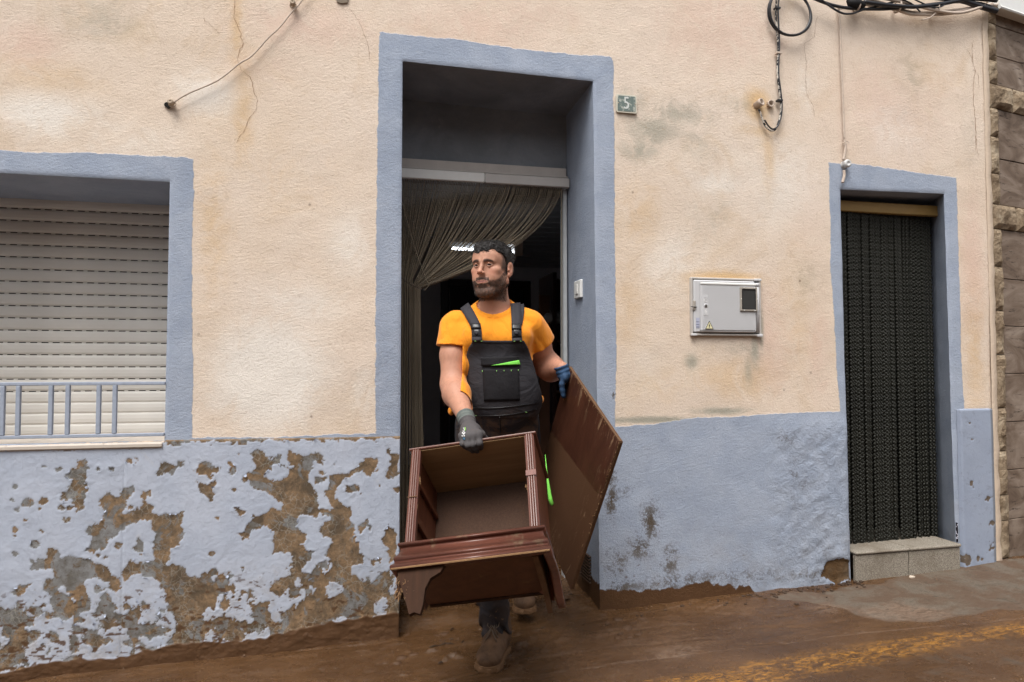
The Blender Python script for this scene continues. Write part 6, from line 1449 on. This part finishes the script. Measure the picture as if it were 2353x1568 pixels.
def over(P):
    d = trou(P); b = np.abs(su(torso_sdf(P)-.0205, ell(P, J(1152, 900, 2.975), (.165, .147, .168)), .03) - np.abs(fbm(P*[1, .5, .6] + P[:, 2:3]*[.3, 0, 0], 9, 3, 46))*.009 + .002) - .0042
    pr = -poly_sd(P[:, 0]*2.86/np.maximum(P[:, 1], .1), P[:, 2]*2.86/np.maximum(P[:, 1], .1), bibpoly)
    b = np.maximum(np.maximum(b, pr*.9), P[:, 1]-2.99); return su(d, b, .006)
M_over = NT('black_workwear', .82, .25)
_z = M_over.sep(M_over.tc)[2]; _c = M_over.mix(M_over.noise(9, 5), (.022, .021, .0245), (.040, .038, .044)); _mud = M_over.m_('MULTIPLY', M_over.step(M_over.noise(11, 6, .75, .7), .40, .58), M_over.attr('mud'))
_c = M_over.mix(M_over.m_('MULTIPLY', _mud, .75), _c, (.14, .082, .048)); _c = M_over.mix(M_over.m_('MULTIPLY', M_over.step(M_over.noise(45, 4, .7), .655, .69), M_over.attr('spot')), _c, (.20, .12, .07)); M_over.set('Base Color', _c)
_dust = M_over.bump(M_over.noise(9, 4, .55, 1.5, vec=M_over.map(scale=(.8, 1, 1.5), rot=(0, .5, 0))), .30, .03); M_over.bump(M_over.noise(300, 2), .15, .001, _dust); M_over = M_over.m
V, Q = isomesh(over, gax(PEL[0]-.26, PEL[0]+.27, .005), gax(2.66, 3.56, .0055), gax(-1.20, bibz+.03, .005))
z = V[:, 2]; mudm = .8*np.exp(-((z - J(1140, 980, 2.9)[2])/.06)**2)*(V[:, 1] < 3.0) + .25*sstep(-.5, -.9, z); spotm = sstep(-.45, -.8, z) + .15
link('overalls', mesh_np('overalls', toW(V), Q, True, dict(mud=mudm, spot=spotm), M_over), person); ov = [o for o in person.children if o.name.startswith('overalls')][0]
# cloth laid on the body: march along the sight line to the surface, build with thickness
def surf_many(pts, f, off, t0=2.4):
    D = np.array([ray(x, y) for x, y in pts]); t = np.full(len(D), t0); L = lambda t: toL(CP + D*t[:, None])
    for _ in range(60):
        d = f(L(t)) - off; t = np.where((np.abs(d) > 2e-4) & (t < 3.6), t + d*.8, t)
        if np.all((np.abs(d) <= 2e-4) | (t >= 3.6)): break
    # where the sight line misses the body the cloth simply hangs on at its neighbours' distance
    bad = t > 3.4; 
    if bad.any() and not bad.all(): t = np.where(bad, t[~bad].max(), t)
    return L(t)
both = lambda P: np.minimum(over(P), shirt_outer(P))
def drape(name, quad, f, off, mat, parent, nu=14, nv=14, th=.003, smooth=True):
    """quad: four survey corners (tl, tr, br, bl)"""
    q = np.array(quad, float); T = []
    for j in range(nv+1):
        for i in range(nu+1):
            u, v = i/nu, j/nv; T.append((q[0]*(1-u)+q[1]*u)*(1-v) + (q[3]*(1-u)+q[2]*u)*v)
    T = surf_many(T, f, off); B = T + np.array([0, th*1.6, 0]); n = len(T); F = []
    for j in range(nv):
        for i in range(nu):
            a = j*(nu+1)+i; F += [(a, a+nu+1, a+nu+2, a+1), (n+a, n+a+1, n+a+nu+2, n+a+nu+1)]
    per = [i for i in range(nu)] + [j*(nu+1)+nu for j in range(nv)] + [nv*(nu+1)+i for i in range(nu, 0, -1)] + [j*(nu+1) for j in range(nv, 0, -1)]
    for k in range(len(per)): a, b = per[k], per[(k+1) % len(per)]; F.append((a, b, n+b, n+a))
    return MB().add(toW(np.concatenate([T, B])), F).build(name, mat, parent, smooth)
def drape_path(name, pts, w, f, off, mat, parent, th=.003, n=4, wrap=False):
    P = spline([np.array(p, float) for p in pts], n); T = []
    for i, p in enumerate(P):
        t = P[min(i+1, len(P)-1)] - P[max(i-1, 0)]; t /= np.linalg.norm(t); nn = np.array([-t[1], t[0]]); ww = w if not hasattr(w, '__len__') else np.interp(i/(len(P)-1), np.linspace(0, 1, len(w)), w)
        for s in (-.5, -.17, .17, .5): T.append(p+nn*ww*s)
    T = surf_many(T, f, off)
    if wrap: T = np.concatenate([T[:4] + [0, .07, -.020], T[:4] + [0, .035, -.001], T]); P = [P[0], P[0]] + list(P)
    m_ = len(P); B = T + np.array([0, th*1.6, 0]); N = len(T); F = []
    for i in range(m_-1):
        for s in range(3): a = i*4+s; F += [(a, a+4, a+5, a+1), (N+a, N+a+1, N+a+5, N+a+4)]
        F += [(i*4, N+i*4, N+i*4+4, i*4+4), (i*4+3, i*4+7, N+i*4+7, N+i*4+3)]
    F += [(0, 1, N+1, N), (1, 2, N+2, N+1), (2, 3, N+3, N+2)]; e = (m_-1)*4; F += [(e, N+e, N+e+1, e+1), (e+1, N+e+1, N+e+2, e+2), (e+2, N+e+2, N+e+3, e+3)]
    return MB().add(toW(T.tolist() + B.tolist()), F).build(name, mat, parent, True)
def zb5(x, y): return ((x/1.96+1600)/1.7408, (y/1.96+900)/1.7408)
M_strap = simple('strap_cloth', (.030, .028, .034), .75, .3, .25, 12, .3, 90, .003); M_buck = simple('buckle_plastic', (.012, .012, .014), .35, .5, .2); M_pock = simple('pocket_cloth', (.011, .010, .012), .8, .25, .3, 10, .35, 60, .006)
drape_path('strap', [zb5(*p) for p in ((503, 632), (528, 668), (560, 725), (588, 780), (600, 830), (603, 912))], 23, both, .0085, M_strap, ov, wrap=True)
drape_path('strap', [zb5(*p) for p in ((905, 612), (908, 650), (912, 720), (913, 790), (915, 850), (918, 912))], 23, both, .0085, M_strap, ov, wrap=True)
drape_path('strap', [zb5(*p) for p in ((950, 622), (955, 660), (945, 740), (938, 780))], 12, both, .0055, M_strap, ov, wrap=True)
for (a, b, c, d, e) in (((552, 772), (632, 772), (634, 812), (556, 815), (600, 860)), ((874, 775), (952, 775), (950, 820), (876, 820), (915, 865))):
    drape('buckle', [zb5(*a), zb5(*b), zb5(*c), zb5(*d)], both, .012, M_buck, ov, 4, 3, .004)
    cx = e[0]; drape('buckle', [zb5(cx-26, 818), zb5(cx+26, 818), zb5(cx+36, 880), zb5(cx-34, 884)], both, .011, M_buck, ov, 4, 4, .004)
    drape('buckle_tongue', [zb5(cx-14, 838), zb5(cx+14, 838), zb5(cx+11, 862), zb5(cx-11, 862)], both, .0135, M_strap, ov, 2, 2, .002)
    drape('strap_end', [zb5(cx-38, 880), zb5(cx+42, 876), zb5(cx+44, 914), zb5(cx-36, 918)], both, .007, M_strap, ov, 4, 3, .003)
drape('bib_pocket', [zb5(645, 1130), zb5(932, 1128), zb5(940, 1375), zb5(658, 1382)], over, .0045, M_pock, ov, 16, 14, .003)
drape('pocket_flap', [zb5(633, 1040), zb5(932, 1030), zb5(946, 1096), zb5(638, 1106)], over, .009, M_pock, ov, 14, 5, .003)
M_green = simple('neon_green', (.22, .72, .10), .7, .3, .1, 20); M_st = simple('lime_stitch', (.30, .62, .18), .6, .3, .1, bump=0)
drape('green_lining', [zb5(790, 1088), zb5(934, 1060), zb5(944, 1096), zb5(712, 1103)], over, .0125, M_green, ov, 12, 3, .002)
for (x, y) in ((641, 1055), (921, 1043), (645, 1148), (758, 1146), (816, 1144), (873, 1143), (928, 1141), (590, 912), (640, 912), (898, 912), (947, 912), (594, 1496), (990, 1470)):
    v = (x in (758, 816, 873, 645, 928)); w_, h2 = (3, 9) if v else (9, 3)
    drape('stitch', [zb5(x-w_*.7, y-h2*.7), zb5(x+w_*.7, y-h2*.7), zb5(x+w_*.7, y+h2*.7), zb5(x-w_*.7, y+h2*.7)], over, .0085, M_st, ov, 1, 1, .001)
drape_path('waistband_seam', [zb5(*p) for p in ((570, 1435), (700, 1440), (850, 1430), (980, 1412), (1080, 1400))], 3, over, .0025, M_buck, ov, .002)
drape_path('waistband_seam', [zb5(*p) for p in ((590, 1497), (700, 1500), (850, 1492), (980, 1470), (1075, 1445))], 3, over, .0025, M_buck, ov, .002)
drape_path('bib_hem', [zb5(*p) for p in ((568, 915), (700, 916), (850, 917), (975, 916))], 5, over, .0025, M_strap, ov, .002)
drape_path('fly_seam', [(1148, 959), (1149, 975), (1150, 995)], 3, over, .002, M_buck, ov, .002)
# bright green tape end hanging behind the cabinet
g0 = J(1257, 1065, 2.86); mb = MB(); mb.tube([toW(J(1253, 1045, 2.90)), toW(J(1256, 1080, 2.88)), toW(J(1260, 1115, 2.86)), toW(J(1264, 1145, 2.85)), toW(J(1268, 1158, 2.85)), toW(J(1269, 1162, 2.85))], [.001, .0025, .006, .009, .009, .003], 8); mb.build('green_tape', M_green, ov, True)
# ---- gloves
def gmat(name, cuff, palm, split, dirt=.4):
    m = NT(name, .75, .3); a = m.attr('palm'); c = m.mix(a, m.mix(m.noise(30, 4), tuple(x*.75 for x in cuff), cuff), m.mix(m.noise(20, 5), tuple(x*.7 for x in palm), palm)); c = m.mix(m.m_('MULTIPLY', m.step(m.noise(40, 5, .75), .55, .68), dirt), c, (.12, .085, .06)); m.set('Base Color', c)
    w = m.noise(260, 2); m.bump(w, .3, .0015); return m.m
def glove(nm, f, wr, dirv, lo, hi, cuffc, palmc, L, n_=9):
    dirv = dirv/np.linalg.norm(dirv); st = wr - dirv*L
    def g(P):
        s = (P-st) @ dirv; d = f(P)
        cuff = cap_(P, st, wr+dirv*.02, .0345 if nm == 0 else .031, .0320 if nm == 0 else .029); ring_ = .0020*np.sin(s*330)*sstep(.075, .05, s); d = su(d, cuff - ring_ - .0015*fbm(P, 60, 2, 3), .010)
        return np.maximum(d, -s)
    V, Q = isomesh(g, gax(lo[0], hi[0], .0019), gax(lo[1], hi[1], .0019), gax(lo[2], hi[2], .0019)); s = (V-st) @ dirv
    me = mesh_np('glove', toW(V), Q, True, dict(palm=sstep(L+.018, L+.026, s)), gmat('glove_grey' if nm == 0 else 'glove_blue', cuffc, palmc, 0, .35)); return link('glove', me, person)
lo = np.min([f[i] for f in FR for i in range(3)] + [WR_R], axis=0)-.05; hi = np.max([f[i] for f in FR for i in range(3)] + [WR_R, J(1118, 1022, 2.65)], axis=0)+.05
g0 = glove(0, lambda P: hand_r(P, 0.), WR_R, J(1079, 985, 2.61)-WR_R, lo, hi, (.13, .15, .14), (.085, .078, .080), .020); g0['label'] = 'grey work glove with ribbed cuff'
c = J(1298, 870, tB); g1 = glove(1, lambda P: hand_l(P, 0.), WR_L, J(1296, 866, tB)-J(1288, 842, 2.95), c-[.06, .11, .10], c+[.07, .11, .10], (.030, .075, .16), (.030, .070, .145), .012); g1['label'] = 'blue work glove'
# printed mark on the back of the grey glove
hr = lambda P: hand_r(P, 0.)
M_gp = simple('glove_print', (.62, .62, .62), .6, .3, .1, bump=0); M_gg = simple('glove_print_green', (.20, .50, .05), .6, .3, .1, bump=0); M_gb = simple('glove_print_blue', (.08, .20, .33), .6, .3, .1, bump=0)
def zg6(x, y): return ((x/6.82 + 1820)/1.7408, (y/6.82 + 1600)/1.7408)
for (x0_, y0_, x1_, y1_, m_) in ((268, 748, 290, 840, M_gg), (230, 758, 256, 790, M_gp), (238, 792, 262, 832, M_gp), (212, 835, 232, 880, M_gp), (236, 840, 268, 870, M_gp), (190, 885, 225, 925, M_gp), (240, 885, 280, 925, M_gp), (212, 905, 252, 960, M_gp), (185, 965, 212, 1020, M_gp), (235, 960, 268, 1010, M_gp), (212, 1035, 278, 1060, M_gb), (225, 1062, 270, 1090, M_gb)):
    drape('print', [zg6(x0_, y0_), zg6(x1_, y0_), zg6(x1_, y1_), zg6(x0_, y1_)], hr, .0012, m_, g0, 1, 2, .0008)
# ---- boots
M_boot = NT('muddy_leather', .68, .3); _n = M_boot.noise(8, 6, .7, .6); M_boot.set('Base Color', M_boot.mix(M_boot.step(_n, .35, .65), (.070, .038, .021), (.165, .092, .050))); M_boot.bump(M_boot.noise(60, 6, .75), .5, .006); M_boot = M_boot.m
M_solem = simple('muddy_sole', (.16, .085, .040), .7, .3, .4, 20, .6, 80, .006); M_lace = simple('lace', (.17, .13, .10), .8, .2, .3, 60)
def boot(ank, toe, gz):
    """ank and toe in the body frame; gz the ground height"""
    fw_ = toe-ank; fw_[2] = 0; L = np.linalg.norm(fw_); fw_ /= L; sd2 = np.array([fw_[1], -fw_[0], 0]); base = np.array([ank[0], ank[1], gz])
    M = np.stack([sd2, fw_, [0, 0, 1.]], 1)
    def loc(P): return (P-base) @ M
    T = L
    def up(P):
        q = loc(P); d = chain(q, [(0, -.005, .17), (0, -.005, .10), (0, T*.40, .070), (.0, T*.72, .054)], [.047, .047, .044, .043], .03)
        d = su(d, ell(q, (0, T*.80, .048), (.050, .062, .042)), .02); d = su(d, ell(q, (0, -.025, .055), (.038, .042, .045)), .03)
        tongue = ell(q, (0, T*.30, .115), (.020, .05, .035)); d = su(d, tongue, .015)
        d = d - .0025*fbm(P, 34, 3, 6) - .0012*np.abs(np.sin(q[:, 1]*120))*sstep(.03, .08, q[:, 1])*sstep(T*.75, T*.55, q[:, 1])
        return np.maximum(np.maximum(d, .022-q[:, 2]), q[:, 2]-.175)
    lo = base-[.17, .2, .02]; hi = base+[.17, .12, .20]; lo[1] = min(base[1], toe[1])-.12; hi[1] = base[1]+.09; lo[0] = min(base[0], toe[0])-.08; hi[0] = max(base[0], toe[0])+.08
    V, Q = isomesh(up, gax(lo[0], hi[0], .0034), gax(lo[1], hi[1], .0034), gax(lo[2], hi[2], .0034)); b = link('boot', mesh_np('boot', toW(V), Q, True, None, M_boot), person)
    def sole(P):
        q = loc(P); p2 = q.copy(); p2[:, 2] = 0; d = np.minimum(cap_(p2, (0, -.030, 0), (0, T*.35, 0), .041, .042), cap_(p2, (0, T*.35, 0), (0, T*.82, 0), .042, .055))
        ang = np.arctan2(q[:, 0], q[:, 1]-T*.6); s = q[:, 1]*1.0; lug = sstep(.55, .9, np.abs(np.sin(np.where(q[:, 1] > T*.7, ang*7., s*130))))
        d = d - .004*lug*(q[:, 2] < .020); zz = q[:, 2]-.004*sstep(T*.8, T*1.05, q[:, 1]); return np.maximum(np.maximum(d, -zz), q[:, 2]-.030)
    V, Q = isomesh(sole, gax(lo[0], hi[0], .003), gax(lo[1], hi[1], .003), gax(gz-.01, gz+.045, .003)); link('sole', mesh_np('sole', toW(V), Q, True, None, M_solem), b)
    fwd = lambda x, y, z: toW(base + M @ np.array([x, y, z]))
    def topz(x, y):
        z = .2
        for _ in range(40):
            d = up((base + M @ np.array([x, y, z]))[None])[0]
            if d < .0005: break
            z -= max(d*.7, .0005)
        return z
    mb = []
    for k in range(5):
        y = T*(.16+.095*k); z = topz(0, y)+.003; w = .021+.001*k
        for s in (-1, 1): MB().tube([fwd(-w*s, y, topz(-w, y)+.001), fwd(0, y+.010, z+.003), fwd(w*s, y+.020, topz(w, y+.02)+.001)], .0021, 5).build('lace', M_lace, b, True)
    for s in (-1, 1):
        MB().tube([fwd(x*s, T*y, topz(0, T*y)+z) for x, y, z in ((0, .16, .008), (.012, .22, .018), (.022, .36, .016), (.024, .50, .010), (.012, .56, .010), (.004, .44, .012), (0, .2, .010))], .0020, 5).build('lace', M_lace, b, True)
    MB().tube([fwd(.004, T*.16, topz(0, T*.16)+.008), fwd(-.010, T*.35, topz(0, T*.35)+.014), fwd(-.014, T*.52, topz(-.01, T*.52)+.006)], .0018, 5).build('lace', M_lace, b, True)
tw = toW(J(1118, 1500, 2.76)); gzr = zgf(tw[0], tw[1])+.002
boot(J(1146, 1452, 2.90), J(1118, 1500, 2.745), gzr)
boot(J(1198, 1345, 3.37), J(1207, 1385, 3.215), FZ + .0)
